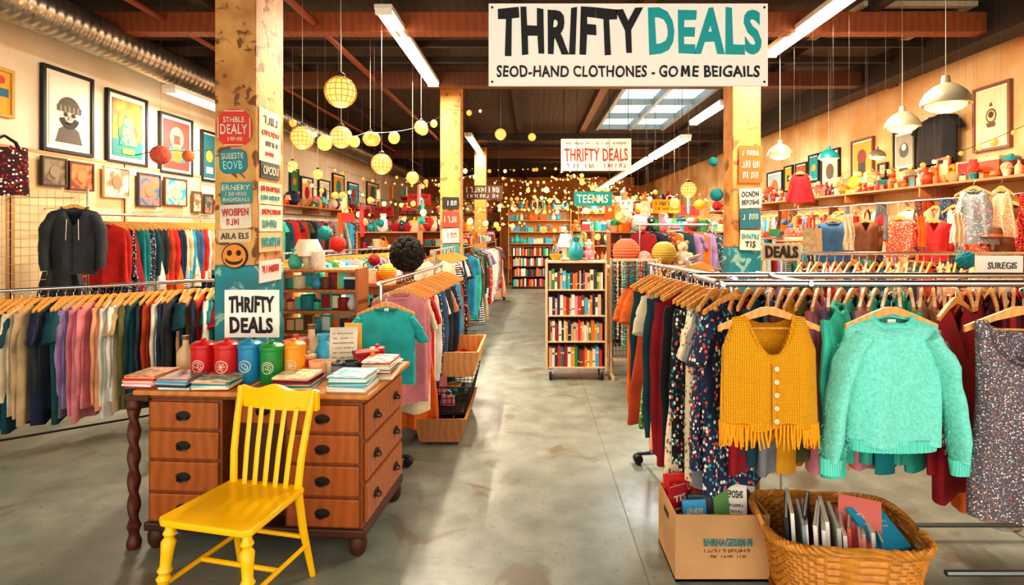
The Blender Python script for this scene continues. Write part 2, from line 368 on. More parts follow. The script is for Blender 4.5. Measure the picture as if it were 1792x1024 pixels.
def place(kind,label,loc,s,m1,m2,rz=0,group=None,detail=1,sc=None):
    cat,pc=IT[kind]; nm=kind.replace(' ','_').replace('-','_'); k=sc or (s,s,s)
    if len(pc)==1 or not detail:
        o=ob(nm,pc[0][1],None,m1,loc,rz,k)
    else:
        o=bpy.data.objects.new(nm,None); C.objects.link(o); o.location=loc; o.rotation_euler=(0,0,rz); o.scale=k
        for n,me,w in pc: ob(n,me,o,m2 if w else m1)
    return tag(o,label,cat,group)
BR=['red','teal','orange','mustard','cream','pink','sky blue','mint','brown','navy','white','green','crimson','peach','beige']
def goods(p0,p1,z,n,where,s=(.12,.2),kinds=None,detail=1,pal=BR,rz=0,sp=0):
    kinds=kinds or SHELFK
    p0=Vector(p0);p1=Vector(p1)
    for i in range(n):
        p=p0.lerp(p1,(i+.5)/n); k=rnd.choice(kinds); a,b=rnd.sample(pal,2)
        place(k,'%s %s, %s along %s'%(a,k,ORD[i],where),(p.x+rnd.uniform(-sp,sp),p.y,z),rnd.uniform(*s),mat(PAL[a],.5,0,'noise','#fff',12),mat(PAL[b],.6),rz+rnd.uniform(-.3,.3),'goods on '+where,detail)
def dangle(k,label,p,s,c,ztop,c2='cream'):
    place(k,label,(p[0],p[1],p[2]-s/2),s,fab(c),fab(c2),rnd.uniform(0,3))
    h=ztop-(p[2]+s*.4)
    if h>.02: tag(build(MB().tube([(0,0,0),(0,0,h)],.0008,4),'hanging_thread',THRD,loc=(p[0],p[1],p[2]+s*.4)),'thread of '+label,'thread')
def shelf_unit(name,label,loc,rz,w,h,d,zs,m,back=True):
    t=thing(name,label,'shelf',loc,rz)
    for s in (-1,1): build(MB().box((s*(w/2-.012),0,h/2),(.024,d,h)),'side_panel',m,t,bev=.003)
    for z in zs: build(MB().box((0,0,z-.01),(w-.05,d-.01,.02)),'shelf_board',m,t,bev=.002)
    if back: build(MB().box((0,d/2-.006,h/2),(w-.05,.01,h-.02)),'back_panel',m,t)
    return t
def local(loc,rz,x,y,z=0):
    c,s=math.cos(rz),math.sin(rz); return (loc[0]+x*c-y*s,loc[1]+x*s+y*c,loc[2]+z)
BKC=MB().box((0,-.49,.5),(1,.04,1)).box((-.46,0,.5),(.08,1,1)).box((.46,0,.5),(.08,1,1)).mesh('cover'); BKP=MB().box((0,.01,.5),(.84,.94,.94)).mesh('pages')
BKS=MB().box((0,0,.5),(1,1,1)).mesh('book_body'); CR0=mat('#e8d8b0',.6)
BANDS=[MB().box((0,-.515,z),(.8,.01,h)).mesh('band') for z,h in ((.72,.1),(.3,.06),(.6,.3))]
def books(loc,rz,x0,x1,y,z,hmax,where,detail=1,bw=(.02,.045),depth=.14):
    x=x0;i=0
    while x<x1-.02:
        w=rnd.uniform(*bw); w=min(w,x1-x); h=hmax*rnd.uniform(.72,.97); c=rnd.choice(BR+['navy','crimson','charcoal','white'])
        p=local(loc,rz,x+w/2,y,z); lab='%s upright book, %s from left on %s'%(c,ORD[i],where); g='books on '+where
        mm=mat(PAL[c],.5)
        if detail:
            t=thing('book',lab,'book',p,rz,g); t.scale=(w*.93,depth,h); cv=ob('cover',BKC,t,mm); ob('pages',BKP,t,PAPER)
            if i%3: ob('spine_band',rnd.choice(BANDS),cv,CR0 if c not in('white','cream','beige') else mat(PAL['brown'],.5))
        else: tag(ob('book',BKS,None,mm,p,rz,(w*.93,depth,h)),lab,'book',g)
        x+=w; i+=1
# ================================================================ SETTING
LX,RX,CZ,YB,YF=-4.6,4.9,3.9,24.5,-.8
struct('floor',MB().add([(LX,YF,0),(RX,YF,0),(RX,YB,0),(LX,YB,0)],[(0,1,2,3)]),mat('#7c8176',.5,0,'floor','#96988a',1,0,.1))
struct('wall_left',MB().b2((LX-.15,YF,0),(LX,YB,CZ)),mat('#efe5d2',.85,0,'plaster','#dcc7a4',1,0,.15))
struct('wall_right',MB().b2((RX,YF,0),(RX+.15,YB,CZ)),mat('#e3c89c',.85,0,'plaster','#c48f54',1,0,.15))
struct('wall_back',MB().b2((LX-.15,YB,0),(RX+.15,YB+.15,CZ)),mat('#dca468',.85,0,'plaster','#b87a3e',1,0,.15))
sky=(1.4,2.8,8.6,12.2)
cm=mat('#42352b',.8,0,'wood','#fff',3,0,.3)
cb=MB().b2((LX-.15,YF,CZ),(sky[0],YB+.15,CZ+.1)).b2((sky[1],YF,CZ),(RX+.15,YB+.15,CZ+.1)).b2((sky[0],YF,CZ),(sky[1],sky[2],CZ+.1)).b2((sky[0],sky[3],CZ),(sky[1],YB+.15,CZ+.1))
struct('ceiling',cb,cm)
t=bpy.data.objects.new('window_1',None); C.objects.link(t); t['kind']='structure'; t['label']='window 1'
cx,cy=(sky[0]+sky[1])/2,(sky[2]+sky[3])/2
wf=MB()
for x in (sky[0],sky[1],cx): wf.b2((x-.03,sky[2]-.04,CZ-.1),(x+.03,sky[3]+.04,CZ+.05))
for y in (sky[2],sky[3],cy-.6,cy+.6): wf.b2((sky[0],y-.03,CZ-.08),(sky[1],y+.03,CZ+.05))
build(wf,'window_frame',mat('#8b9497',.5,.3),t); build(MB().b2((sky[0],sky[2],CZ+.02),(sky[1],sky[3],CZ+.04)),'pane',mat('#bfe6ec',.3,emit=1.1),t)
struct('baseboard_left',MB().b2((LX,YF,0),(LX+.02,YB,.14)),mat('#6a4a30',.6))
struct('baseboard_right',MB().b2((RX-.02,YF,0),(RX,YB,.14)),mat('#6a4a30',.6))
OR=mat('#8c481f',.6,0,'wood','#fff',4,0,.2); DB=mat('#332a25',.7,0,'noise','#fff',3); BRN=mat('#643a20',.6,0,'wood','#fff',4)
for i,(y,m,c,dz) in enumerate([(5.6,OR,'orange-brown painted beam crossing the hall, nearest to the front',.2),(7.7,BRN,'brown beam crossing above the hanging globe lamps',.2),(12.7,DB,'dark beam crossing just beyond the skylight',.16),(15.2,BRN,'brown beam crossing far beyond the skylight',.22),(18.4,DB,'dark beam crossing the hall farthest back',.2)]):
    tag(build(MB().box((0,0,0),(RX-LX,.16,dz)),'ceiling_beam',m,loc=((LX+RX)/2,y,CZ-.1-dz/2),bev=.01),c,'beam')
for x,m,c in ((-3.1,DB,'dark steel joist running lengthwise above the left racks'),(-.25,DB,'dark steel joist running lengthwise left of the big sign'),(1.1,BRN,'brown joist running lengthwise beside the skylight'),(3.3,DB,'dark steel joist running lengthwise between vent and skylight'),(4.55,DB,'thick dark joist tight against the right wall')):
    hh=.1 if x<4.5 else .35
    tag(build(MB().box((0,0,0),(.12 if x<4.5 else .3,YB-YF-.1,hh)),'ceiling_joist',m,loc=(x,(YB+YF)/2,CZ-hh/2)),c,'joist')
k=0
for y in (6.4,7.0,8.3,13.4,14.3,16.2,17.3):
    tag(build(MB().box((0,0,0),(RX-LX-.4,.05,.07)),'ceiling_batten',DB,loc=((LX+RX)/2,y,CZ-.135)),'thin dark batten under the ceiling, %s from the front'%ORD[k],'batten','thin ceiling battens'); k+=1
tag(build(MB().tube([(-2.1,3.0,3.68),(-2.05,19,3.68)],.035,8),'ceiling_pipe',mat('#7a3a22',.5),smooth=True),'thin red-brown pipe running lengthwise behind the front column','pipe')
tag(build(MB().tube([(-3.55,3.0,3.72),(-3.55,19,3.72)],.03,8),'ceiling_pipe',mat('#7a3a22',.5),smooth=True),'thin red-brown pipe running beside the silver duct','pipe')
def ductf(u,v):
    y=3.2+v*16.5; r=.18*(1+.03*math.sin(y*2*pi/.09)); a=2*pi*u; return (-4.1+r*math.cos(a),y,3.52+r*math.sin(a))
d=build(MB().surf(ductf,24,900,cu=True),'air_duct',mat('#b0aea6',.3,.9,'noise','#fff',5)); tag(d,'ribbed silver air duct running along the left wall','duct')
d.data.shade_smooth()
t=thing('ceiling_vent','square louvred ceiling vent at upper right','vent',(3.75,6.1,CZ-.03))
vf=build(frame_mb(1.1,1.2,.07,.05),'frame',mat('#b5a48c',.6),t,rx=-pi/2,loc=(0,-.6,0))
sl=MB()
for k in range(14): sl.box((0,-.48+k*.074,-.0),(.96,.05,.008),rx=.5)
build(sl,'slats',mat('#7a6a54',.6),t)
def column(label,x0,x1,y0,y1,zt,paint):
    t=thing('column',label,'column',((x0+x1)/2,(y0+y1)/2,0)); w=x1-x0;d=y1-y0
    build(MB().box((0,0,(zt+CZ)/2),(w,d,CZ-zt)),'shaft',paint,t,bev=.012)
    build(MB().box((0,0,zt/2),(w+.004,d+.004,zt)),'painted_base',mat('#118a98',.55,0,'peel','#8fb8a8',9,0,.3,'#1f6f7c'),t,bev=.012)
    build(MB().box((0,0,.06),(w+.04,d+.04,.12)),'plinth',mat('#4f5a58',.7),t,bev=.01)
CP=mat('#d6a35c',.65,0,'peel','#74451e',9,0,.6,'#a86f36')
column('weathered cream front column with teal base behind the desk',-2.087,-1.816,3.76,4.19,1.456,CP)
column('slim orange-cream column with teal foot left of the aisle',PX(770,8),PX(806,8),8,8.3,1.3,mat('#d8934a',.65,0,'peel','#8f5c2c',7,0,.4,'#b87234'))
column('weathered column behind the right clothes rack',PX(1282,6),PX(1332,6),6,6.3,1.5,mat('#d2924c',.65,0,'peel','#8f5c2c',7,0,.4,'#b06c30'))
column('distant orange column beyond the slim left one',-1.45,-1.15,14.5,14.8,1.2,mat('#c87830',.65))
# ================================================================ LIGHT FITTINGS
def area(x,y,z,sx,sy,e,c=(1,.86,.68)):
    l=bpy.data.lights.new('area','AREA'); l.shape='RECTANGLE'; l.size=sx; l.size_y=sy; l.energy=e; l.color=c
    o=bpy.data.objects.new('area_light',l); C.objects.link(o); o.location=(x,y,z); return o
def fluoro(label,x,y0,y1,z,e,drop=True):
    t=thing('fluorescent_light',label,'ceiling light',(x,(y0+y1)/2,z)); L=y1-y0
    hs=build(MB().box((0,0,.045),(.16,L,.05)),'housing',mat('#d8d4c8',.5),t,bev=.008)
    for s in (-1,1):
        build(MB().tube([(s*.04,-L/2+.04,0),(s*.04,L/2-.04,0)],.022,10),'tube',TUBE,t,True)
        build(MB().box((0,s*(L/2-.02),.01),(.14,.035,.06)),'end_cap',WHITE,hs)
        if drop: build(MB().tube([(0,s*L*.4,.07),(0,s*L*.4,CZ-z)],.004,5),'suspension_wire',DARKM,t)
    area(x,(y0+y1)/2,z-.03,.1,L-.1,e)
fluoro('long fluorescent light left of the big sign',-1.3,5.0,7.6,3.6,180)
fluoro('second fluorescent light beyond the left front one',-1.3,11.7,14.6,3.6,150)
fluoro('fluorescent light below the silver duct',-4.0,6.3,7.8,3.22,60)
fluoro('fluorescent light at upper right beside the big sign',2.62,4.3,6.3,3.6,130)
fluoro('short fluorescent light right of the skylight',2.95,8.7,10.4,3.6,70)
fluoro('hanging fluorescent light below the skylight, nearest of the right line',2.25,8.3,10.6,3.0,90)
fluoro('hanging fluorescent light, middle of the right line',2.25,10.9,13.4,3.0,100)
fluoro('hanging fluorescent light, farthest of the right line',2.25,13.7,19.5,3.0,190)
area(cx,cy,CZ-.2,1.2,3.1,110,(.8,.95,1))
def pt(p,e,r=.06,c=(1,.6,.27)):
    l=bpy.data.lights.new('pt','POINT'); l.energy=e; l.shadow_soft_size=r; l.color=c; o=bpy.data.objects.new('lamp_light',l); C.objects.link(o); o.location=p
def globe(label,px,py,r,Y,m=GLOBE,e=6):
    p=P(px,py,Y); rr=r*Y/F
    t=thing('globe_pendant_lamp',label,'pendant lamp',p)
    gl=build(MB().ball((0,0,0),rr*.93,20,14),'glass_globe',m,t,True)
    lat=MB()
    for k in range(8):
        a=pi*k/8; 
        lat.tube([(rr*math.sin(q)*math.cos(a),rr*math.sin(q)*math.sin(a),rr*math.cos(q)) for q in [2*pi*j/24 for j in range(24)]],rr*.03,4,closed=True)
    for k in range(1,8):
        zz=rr*math.cos(pi*k/8); q=rr*math.sin(pi*k/8); lat.tube([(q*math.cos(2*pi*j/24),q*math.sin(2*pi*j/24),zz) for j in range(24)],rr*.03,4,closed=True)
    build(lat,'woven_lattice',mat('#e09a34',.6,emit=.5),gl,True)
    build(MB().lathe([(rr*.25,rr*.9),(rr*.28,rr*1.15),(rr*.1,rr*1.3),(0,rr*1.3)]),'cap',DARKM,t,True)
    build(MB().tube([(0,0,rr*1.2),(0,0,CZ-p.z)],.0022,5),'cord',CORD,t)
    if e: pt((p.x,p.y,p.z-rr-.06),e)
for a_ in [('large woven globe lamp hanging nearest the left fluorescent light',596,161,27,4.2,8),('woven globe lamp right of the front column',529,241,20,5,5),('woven globe lamp hanging under the largest globe',597,240,19,5.3,5),('low woven globe lamp above the dark curly wig',668,287,18,5.4,5),('small woven globe lamp between the low globe and string lights',648,243,13,6.2,0),('small globe lamp left of the slim column, upper',737,223,12,6.8,3),('small globe lamp left of the slim column, lower',722,311,11,7.2,3),('tiny globe lamp just right of the slim column top',876,235,10,8.4,3),('tiny globe lamp left of the hanging banner',931,240,7,9.5,0),('globe lamp hanging over the woven balls',1205,332,14,7.6,5),('small globe lamp left of the teal paper ball',1180,356,10,8.6,3),('small globe lamp below the second front globe',556,305,9,7,2),('small globe lamp over the trinket shelf',512,290,9,6.6,2)]:
    globe(a_[0],a_[1],a_[2],a_[3],a_[4],GLOBE,a_[5])
def dome(label,px,py,w,Y,sh,e=14):
    p=P(px,py,Y); r=w*Y/F/2
    t=thing('dome_pendant_lamp',label,'pendant lamp',p)
    sd=build(MB().lathe([(r,-r*.35),(r*.97,-r*.1),(r*.8,r*.2),(r*.5,r*.48),(r*.2,r*.62),(r*.16,r*.95),(0,r*.97)],n=28),'lamp_shade',sh,t,True)
    build(MB().ball((0,0,-r*.28),r*.85,16,8,(1,1,.5)),'diffuser',LAMPG,sd,True)
    build(MB().tube([(0,0,r*.95),(0,0,CZ-p.z)],.003,5),'cord',CORD,t)
    pt((p.x,p.y,p.z-r*.85),e)
SH=mat('#8d8268',.4,.2)
dome('largest dome pendant lamp at upper right',1655,170,78,4.5,SH,e=16)
dome('second dome pendant lamp left of the largest',1579,213,56,5.4,SH)
dome('dome pendant lamp right of the cream column',1365,265,42,6.3,SH,e=8)
dome('teal dome pendant lamp over the right racks',1450,272,34,6.8,mat('#0b7f80',.4),e=10)
dome('small dome pendant lamp near the right wall',1535,270,28,7.4,SH,e=10)
BM=MB().ball((0,0,0),1,10,7).mesh('bulb',[BULBS[0]],True)
def strand(label,pts,n,r=.04,sag=.12,e=0,sz=(.45,.6,.8,1,1.3)):
    t=thing('string_lights',label,'string lights',pts[0]); o=Vector(pts[0]); pp=[]
    for a,b in zip(pts[:-1],pts[1:]):
        a=Vector(a)-o;b=Vector(b)-o
        for k in range(10): q=k/10; p=a.lerp(b,q); p.z-=sag*4*q*(1-q); pp.append(p)
    pp.append(Vector(pts[-1])-o); build(MB().tube(pp,.003,4),'cable',DARKM,t)
    for i in range(n):
        q=(i+rnd.uniform(.15,.85))/n*(len(pp)-1); j=int(q); p=pp[j].lerp(pp[min(j+1,len(pp)-1)],q-j); k=r*rnd.choice(sz)
        ob('bulb',BM,t,rnd.choice(BULBS),(p.x,p.y,p.z-k),0,(k,k,k*1.1))
    if e: p=pp[len(pp)//2]+o; pt((p.x,p.y,p.z-.15),e,.2)
strand('string of round bulbs from the front column to the slim column',[P(500,200,4.2),P(640,232,5),P(790,190,7.9)],10,.045,.1,8)
strand('short string of bulbs right of the slim column top',[P(790,192,7.9),P(868,188,8.6)],2,.05,.02)
strand('string of bulbs sloping from the front column down the left aisle',[P(500,285,6),P(620,330,8),P(740,345,10)],14,.045,.15,10)
strand('string of small warm bulbs along the toy shelf on the right wall',[(4.4,5.1,2.62),(4.45,8,2.5),(4.45,13,2.5)],28,.028,.12,14)
strand('string of small warm bulbs under the toy shelf on the right',[(4.25,5.2,1.75),(4.3,8,1.72),(4.3,12,1.75)],26,.025,.1,12)
rs=random.Random(21)
for k in range(44):
    y=7.6+k*.33; x0=rs.uniform(-4,-.3) if k%3 else rs.uniform(.4,2.4); x1=x0+rs.uniform(1.5,4.5)*(1 if x0<.4 else .6); y1=y+rs.uniform(.5,4); z=min(3.5,1.7+rs.uniform(.02,.11)*y)
    strand('string of amber bulbs over the far hall, %s nearest'%ORD[k],[(x0,y,z),(min(4.6,x1),y1,z+rs.uniform(-.45,.3))],14,.036,rs.uniform(.02,.3),15 if k%3==0 else 0,(.35,.5,.7,.9,1.4))
# ================================================================ SIGNS
TD=mat('#14a0a4',.5)
SB=mat('#fbf6ea',.7)
z0=P(1099,79,4.0)
t=sign('shop_sign','large white hanging shop sign with black and teal lettering',"sign",(z0.x,z0.y,z0.z),0,1.95,.575,SB,[('THRIFTY',-.21,.16,.52,.56,BLACK),('DEALS',.275,.16,.405,.56,TD),('SEOD-HAND CLOTHONES - GO',-.1465,-.325,.647,.14,BLACK),('M',.2045,-.322,.034,.135,BLACK),('E BEIGAILS',.35,-.325,.24,.14,BLACK)],.02)
for s in (-1,1): build(MB().tube([(s*.9,0,.28),(s*.9,0,CZ-z0.z)],.005,5),'suspension_wire',DARKM,t)
for s in (-1,1):
    for q in (-1,1): build(MB().disc(s*.95,q*.26,.008,-.014,-.01),'nail',IRON,t)
z0=P(1043,271,8.0); RD=mat('#c43b2b',.6)
t=sign('hanging_banner','smaller cream banner with red lettering hanging over the aisle','sign',z0,R(-2),.98,.45,SB,[('THRIFTY DEALS',0,.0,.9,.4,RD),('~22',0,.36,.86,.07,mat('#b08a70',.7)),('~16',0,-.34,.86,.12,RD)])
for s in (-1,1): build(MB().tube([(s*.45,0,.22),(s*.45,0,CZ-z0.z)],.004,5),'suspension_wire',DARKM,t)
z0=P(1038,348,7.8); t=sign('teal_hanging_sign','small teal sign with white letters hanging deep in the aisle','sign',z0,0,.52,.2,mat('#129088',.6),[('TEEN',-.15,0,.55,.55,WHITE),('M',.2,0,.13,.55,WHITE),('S',.34,0,.1,.55,WHITE)])
for s in (-1,1): build(MB().tube([(s*.22,0,.1),(s*.22,0,CZ-z0.z)],.003,5),'suspension_wire',DARKM,t)
z0=P(845,337,8.9); t=sign('dark_hanging_sign','small dark sign with pale lettering left of the aisle','sign',z0,0,.62,.22,mat('#5a3a22',.6),[('~9',0,.2,.85,.4,SB),('~10',0,-.25,.8,.25,SB)])
for s in (-1,1): build(MB().tube([(s*.25,0,.1),(s*.25,0,CZ-z0.z)],.004,5),'suspension_wire',DARKM,t)
def note(label,px0,px1,py0,py1,Y,bg,lines,name='paper_notice',rz=0,rn=0,border=None):
    p=P((px0+px1)/2,(py0+py1)/2,Y); w=(px1-px0)*Y/F; h=(py1-py0)*Y/F
    t=sign(name,label,'notice',p,rz,w,h,bg,lines,.006,rn,border); t.rotation_euler[1]=rnd.uniform(-.05,.05); return t
CR=mat('#efe2c8',.7,0,'noise','#fff',6); YC=3.755
note('red rounded metal sign at the top of the front column',379,441,191,257,YC,mat('#cf2f18',.5),[('STHBLE',0,.22,.6,.14,CR),('DEALY',0,-.03,.76,.26,CR),('~7',0,-.29,.5,.1,CR)],'metal_sign',0,.1,CR)
note('teal notice with pale letters below the red sign',384,432,261,304,YC,mat('#1f7f88',.6),[('SUEESTE',0,.22,.8,.24,CR),('EOVB',0,-.15,.7,.34,mat('#9fd0c8',.6))],rn=.05)
note('teal lettered notice in the middle of the front column',387,441,319,356,YC,mat('#2f8f90',.6),[('ERNERY',0,.25,.9,.25,CR),('~9',0,-.05,.9,.2,CR),('BHOPDEALS',0,-.32,.85,.18,CR)])
note('cream notice with red lettering low on the front column',385,440,358,400,YC,CR,[('WOBPEN',0,.18,.85,.32,RD),('~5',0,-.22,.6,.28,RD)],rn=.015)
note('beige notice with brown lettering above the pumpkin face',383,440,402,424,YC,mat('#d8c09a',.7),[('AILA ELS',0,0,.85,.5,mat('#5a4636',.7))])
p=P(411,448,YC-.004); t=thing('pumpkin_face_sign','round orange smiling pumpkin face on the front column','sign',p)
r=.084; build(MB().disc(0,0,r,-.006,.006,n=32),'board',BLACK,t); fc_=build(MB().disc(0,0,r*.9,-.01,-.006,n=32),'face',mat('#e08a2a',.6),t)
e=MB()
for s in (-1,1): e.disc(s*.03,.02,.019,-.013,-.01,sx=.85)
build(e,'eyes',BLACK,fc_)
mo=[(.058*math.cos(a),-.018+.04*math.sin(a)) for a in [pi+pi*k/12 for k in range(13)]]+[(.05*math.cos(a),-.016+.022*math.sin(a)) for a in [2*pi-pi*k/12 for k in range(13)]]
build(MB().prism(mo,-.013,-.01),'mouth',BLACK,fc_)
def snote(label,py0,py1,y0,y1,bg,lines,X=-1.811):
    Y=(y0+y1)/2; p=Vector((X,Y,PZ((py0+py1)/2,Y))); h=(py1-py0)*Y/F
    sign('paper_notice',label,'notice',p,pi/2,y1-y0,h,bg,lines,.006)
GY=mat('#55606a',.7)
snote('tall white notice at the top of the column side',195,285,3.8,4.12,CR,[('~4',0,.3,.7,.16,GY),('OPODU',0,.05,.8,.1,RD),('~6',0,-.15,.7,.1,GY),('~5',0,-.34,.5,.08,RD)])
snote('dark framed small notice on the column side',285,314,3.82,4.1,mat('#2a3c48',.7),[('OPODU',0,0,.8,.5,CR)])
snote('white notice with red print on the column side',320,358,3.79,4.14,CR,[('SHNPRE',0,.2,.85,.22,RD),('LIN NUEY',0,-.2,.8,.2,TD)])
snote('cream notice with mixed prints on the column side',360,405,3.8,4.15,mat('#e8d8c4',.7),[('BEPOSHS',0,.25,.8,.2,RD),('~5',0,-.2,.8,.3,TD)])
snote('orange and teal notice low on the column side',407,440,3.8,4.13,mat('#e9b486',.7),[('WOBPEN',0,0,.85,.5,TD)])
snote('crumpled pink notice lowest on the column side',455,492,3.8,4.13,mat('#ead0cc',.7),[('~8',0,.1,.85,.35,RD)])
note('orange notice high on the right column',1293,1334,255,320,5.98,mat('#cf5a14',.6),[('~7',0,.3,.8,.14,CR),('~5',0,0,.8,.2,CR),('~4',0,-.3,.7,.18,CR)])
note('white notice with black text on the right column',1294,1332,330,364,5.98,CR,[('OCNDN',0,.22,.8,.28,BLACK),('BEPOSHS',0,-.2,.8,.25,BLACK)])
note('teal square notice on the right column',1295,1331,366,400,5.98,mat('#1d6470',.6),[('~5',0,.1,.8,.3,CR)])
note('white and teal notice low on the right column',1295,1331,403,438,5.98,CR,[('SHNPRE',0,.2,.85,.25,TD),('TIS',0,-.2,.5,.3,BLACK)])
for k,(a,b,m,c) in enumerate([(345,366,BLACK,'black'),(370,398,RD,'red'),(400,425,CR,'cream'),(428,450,TEALP,'teal')]):
    note('small %s notice on the slim column left of the aisle'%c,774,803,a,b,7.98,m,[('~4',0,0,.8,.4,CR if k!=2 else RD)])
# ================================================================ WALL ART
def picture(label,wall,py0,py1,px0,px1,fm,bgm,shapes,mount=.1,name='framed_picture',b=.03):
    X=LX if wall=='L' else RX; s=1 if wall=='L' else -1
    Ya=X/((px0-VX)/F); Yb=X/((px1-VX)/F); Y=(Ya+Yb)/2; w=abs(Yb-Ya); h=(py1-py0)*Y/F; zc=PZ((py0+py1)/2,Y)
    t=thing(name,label,'picture',(X+s*.025,Y,zc-h/2),s*pi/2)
    build(frame_mb(w,h,b,.04),'frame',fm,t,bev=.003)
    mt=build(MB().box((0,.005,h/2),(w-b,.01,h-b)),'mount',PAPER,t)
    iw,ih=w-2*b-mount*w,h-2*b-mount*w
    build(MB().box((0,-.003,h/2),(iw,.006,ih)),'print_sheet',bgm,mt)
    mb=MB(); ms=[]
    for k,(f,m) in enumerate(shapes):
        mb.m(k); ms.append(m); f(mb,iw,ih,h/2,-.0065-.0012*k)
    if ms: build(mb,'artwork',ms,mt)
    return t
def D(x,z,r,sx=1): return lambda mb,w,h,c,y: mb.disc(x*w,c+z*h,r*w,y-.001,y,sx,24)
def Q(x0,z0,x1,z1): return lambda mb,w,h,c,y: mb.b2((x0*w,y-.001,c+z0*h),(x1*w,y,c+z1*h))
def T(pts): return lambda mb,w,h,c,y: mb.prism([(a*w,c+b*h) for a,b in pts],y-.001,y)
INK=mat('#6a6058',.8,0,'knit','#fff',14); SKN=mat('#e3d6be',.8); DKI=mat('#3a342f',.8)
def arcband(x,z,r0,r1,a0,a1): return T([(x+r0*math.cos(a0+(a1-a0)*i/12),z+r0*.7*math.sin(a0+(a1-a0)*i/12)) for i in range(13)]+[(x+r1*math.cos(a1+(a0-a1)*i/12),z+r1*.7*math.sin(a1+(a0-a1)*i/12)) for i in range(13)])
picture('black framed ink portrait of a bearded face in knit cap',"L",125,270,68,158,BLACK,mat('#f0e8d8',.8),[(T([(-.36,-.46),(.36,-.46),(.26,-.26),(.1,-.2),(-.1,-.2),(-.26,-.26)]),INK),(D(0,-.04,.26,.86),SKN),(arcband(0,-.06,.27,.13,pi*1.08,pi*1.92),DKI),(arcband(0,.02,.3,.001,0,pi),INK),(T([(-.31,.0),(.31,.0),(.31,.09),(-.31,.09)]),mat('#8a8074',.8,0,'vstripe','#5a5248',6)),(D(-.1,-.045,.036,1.4),DKI),(D(.1,-.045,.036,1.4),DKI),(T([(-.15,-.005),(-.05,-.01),(-.05,-.022),(-.15,-.02)]),DKI),(T([(.05,-.01),(.15,-.005),(.15,-.02),(.05,-.022)]),DKI),(T([(-.02,-.04),(.02,-.04),(.045,-.12),(-.045,-.12)]),mat('#b8a890',.8)),(T([(-.09,-.15),(.09,-.15),(.05,-.17),(-.05,-.17)]),DKI)],.14,b=.035)
A1=[(Q(-.5,-.5,.5,-.2),mat('#1f6f6a',.7)),(D(0,.1,.34),mat('#c89a30',.7,0,'two','#9a6a2a',9)),(D(-.12,-.1,.2),mat('#276b58',.7)),(D(.17,-.05,.15),mat('#b8502a',.7)),(T([(-.3,-.3),(.3,-.3),(.1,.2),(-.1,.25)]),mat('#a89850',.7,0,'two','#1f6f6a',14)),(Q(-.2,-.45,.2,-.36),mat('#d8b040',.7))]
picture('black framed yellow and green abstract poster, second on left wall','L',165,288,182,253,BLACK,mat('#b88a2e',.7,0,'two','#7a6a3a',6),A1,.16)
picture('dark framed red poster third on the left wall','L',203,306,275,333,BLACK,mat('#a83a24',.7,0,'two','#7a3a3a',7),[(D(0,.15,.26),mat('#c89468',.7)),(Q(-.3,-.35,.3,-.05),mat('#1d6a72',.7)),(D(0,-.2,.2),mat('#b86028',.7)),(Q(-.12,.02,.12,.2),mat('#5a3028',.7))],.12)
picture('narrow framed teal picture beside the front column','L',230,318,349,376,BLACK,mat('#2a6b74',.7),[(D(0,0,.3),mat('#e8a040',.7)),(Q(-.3,-.4,.3,-.25),CR)],.12)
picture('yellow poster cut by the left edge','L',118,204,-28,18,mat('#caa04a',.6),mat('#e2a52c',.7),[(Q(-.4,-.1,.4,.1),mat('#2a6b8a',.7)),(D(0,.3,.2),RD)],.02)
picture('thin framed crest drawing on the right wall','R',148,263,1708,1774,mat('#7a4a2a',.5),mat('#e3cfa8',.7),[(D(0,.03,.2,.9),mat('#6a5238',.8)),(D(0,.03,.15,.9),mat('#d8bc8c',.8)),(D(0,.05,.09),mat('#54402c',.8)),(T([(-.12,-.17),(.12,-.17),(.16,-.09),(-.16,-.09)]),mat('#6a5238',.8)),(T([(-.06,.2),(0,.28),(.06,.2)]),mat('#6a5238',.8))],.08)
picture('dark framed picture behind the second dome lamp','R',228,298,1567,1606,BLACK,mat('#8a8478',.7),[(D(0,0,.3),mat('#3a4048',.7)),(D(0,.1,.14),CR)],.14)
picture('yellow framed picture right of the teal pendant lamp','R',243,320,1493,1532,mat('#6a4020',.6),mat('#c9942c',.7),[(D(0,.1,.25),mat('#7a3020',.7)),(Q(-.2,-.4,.2,-.05),mat('#3a3028',.7))],.08)
picture('narrow framed print beyond the yellow picture','R',262,338,1440,1472,BLACK,mat('#cbb690',.7),[(D(0,0,.28),mat('#5a4a3a',.7))],.1)
picture('small framed print nearest the cream column','R',300,358,1345,1372,BLACK,mat('#9ab0b0',.7),[(D(0,0,.28),mat('#c86a3a',.7))],.1)
for k,(a,b,c,d_) in enumerate([(505,520,315,360),(524,545,330,385),(555,575,335,385),(580,600,325,370),(607,625,340,385),(640,660,340,380)]):
    picture('%s small framed print on the far left wall beyond the column'%ORD[k],'L',c-20,d_-20,a,b,BLACK,fab(['green','peach','cream','mustard','sky blue','pink'][k]),[(D(0,0,.25),fab(['orange','crimson','navy','teal','rust','green'][k]))],.1)
for k,(y0,y1) in enumerate([(3.6,5.0),(5.02,6.4),(6.42,7.9)]):
    t=thing('pegboard_panel','beige pegboard panel on the left wall, %s from the front'%ORD[k],'pegboard',(LX+.02,(y0+y1)/2,1.05),pi/2)
    build(MB().box((0,0,.69),(y1-y0,.02,1.38)),'board',mat('#dfc295',.75,0,'grid','#7a6040',34),t)
    build(frame_mb(y1-y0,1.38,.03,.03),'frame',mat('#b98a56',.6),t)
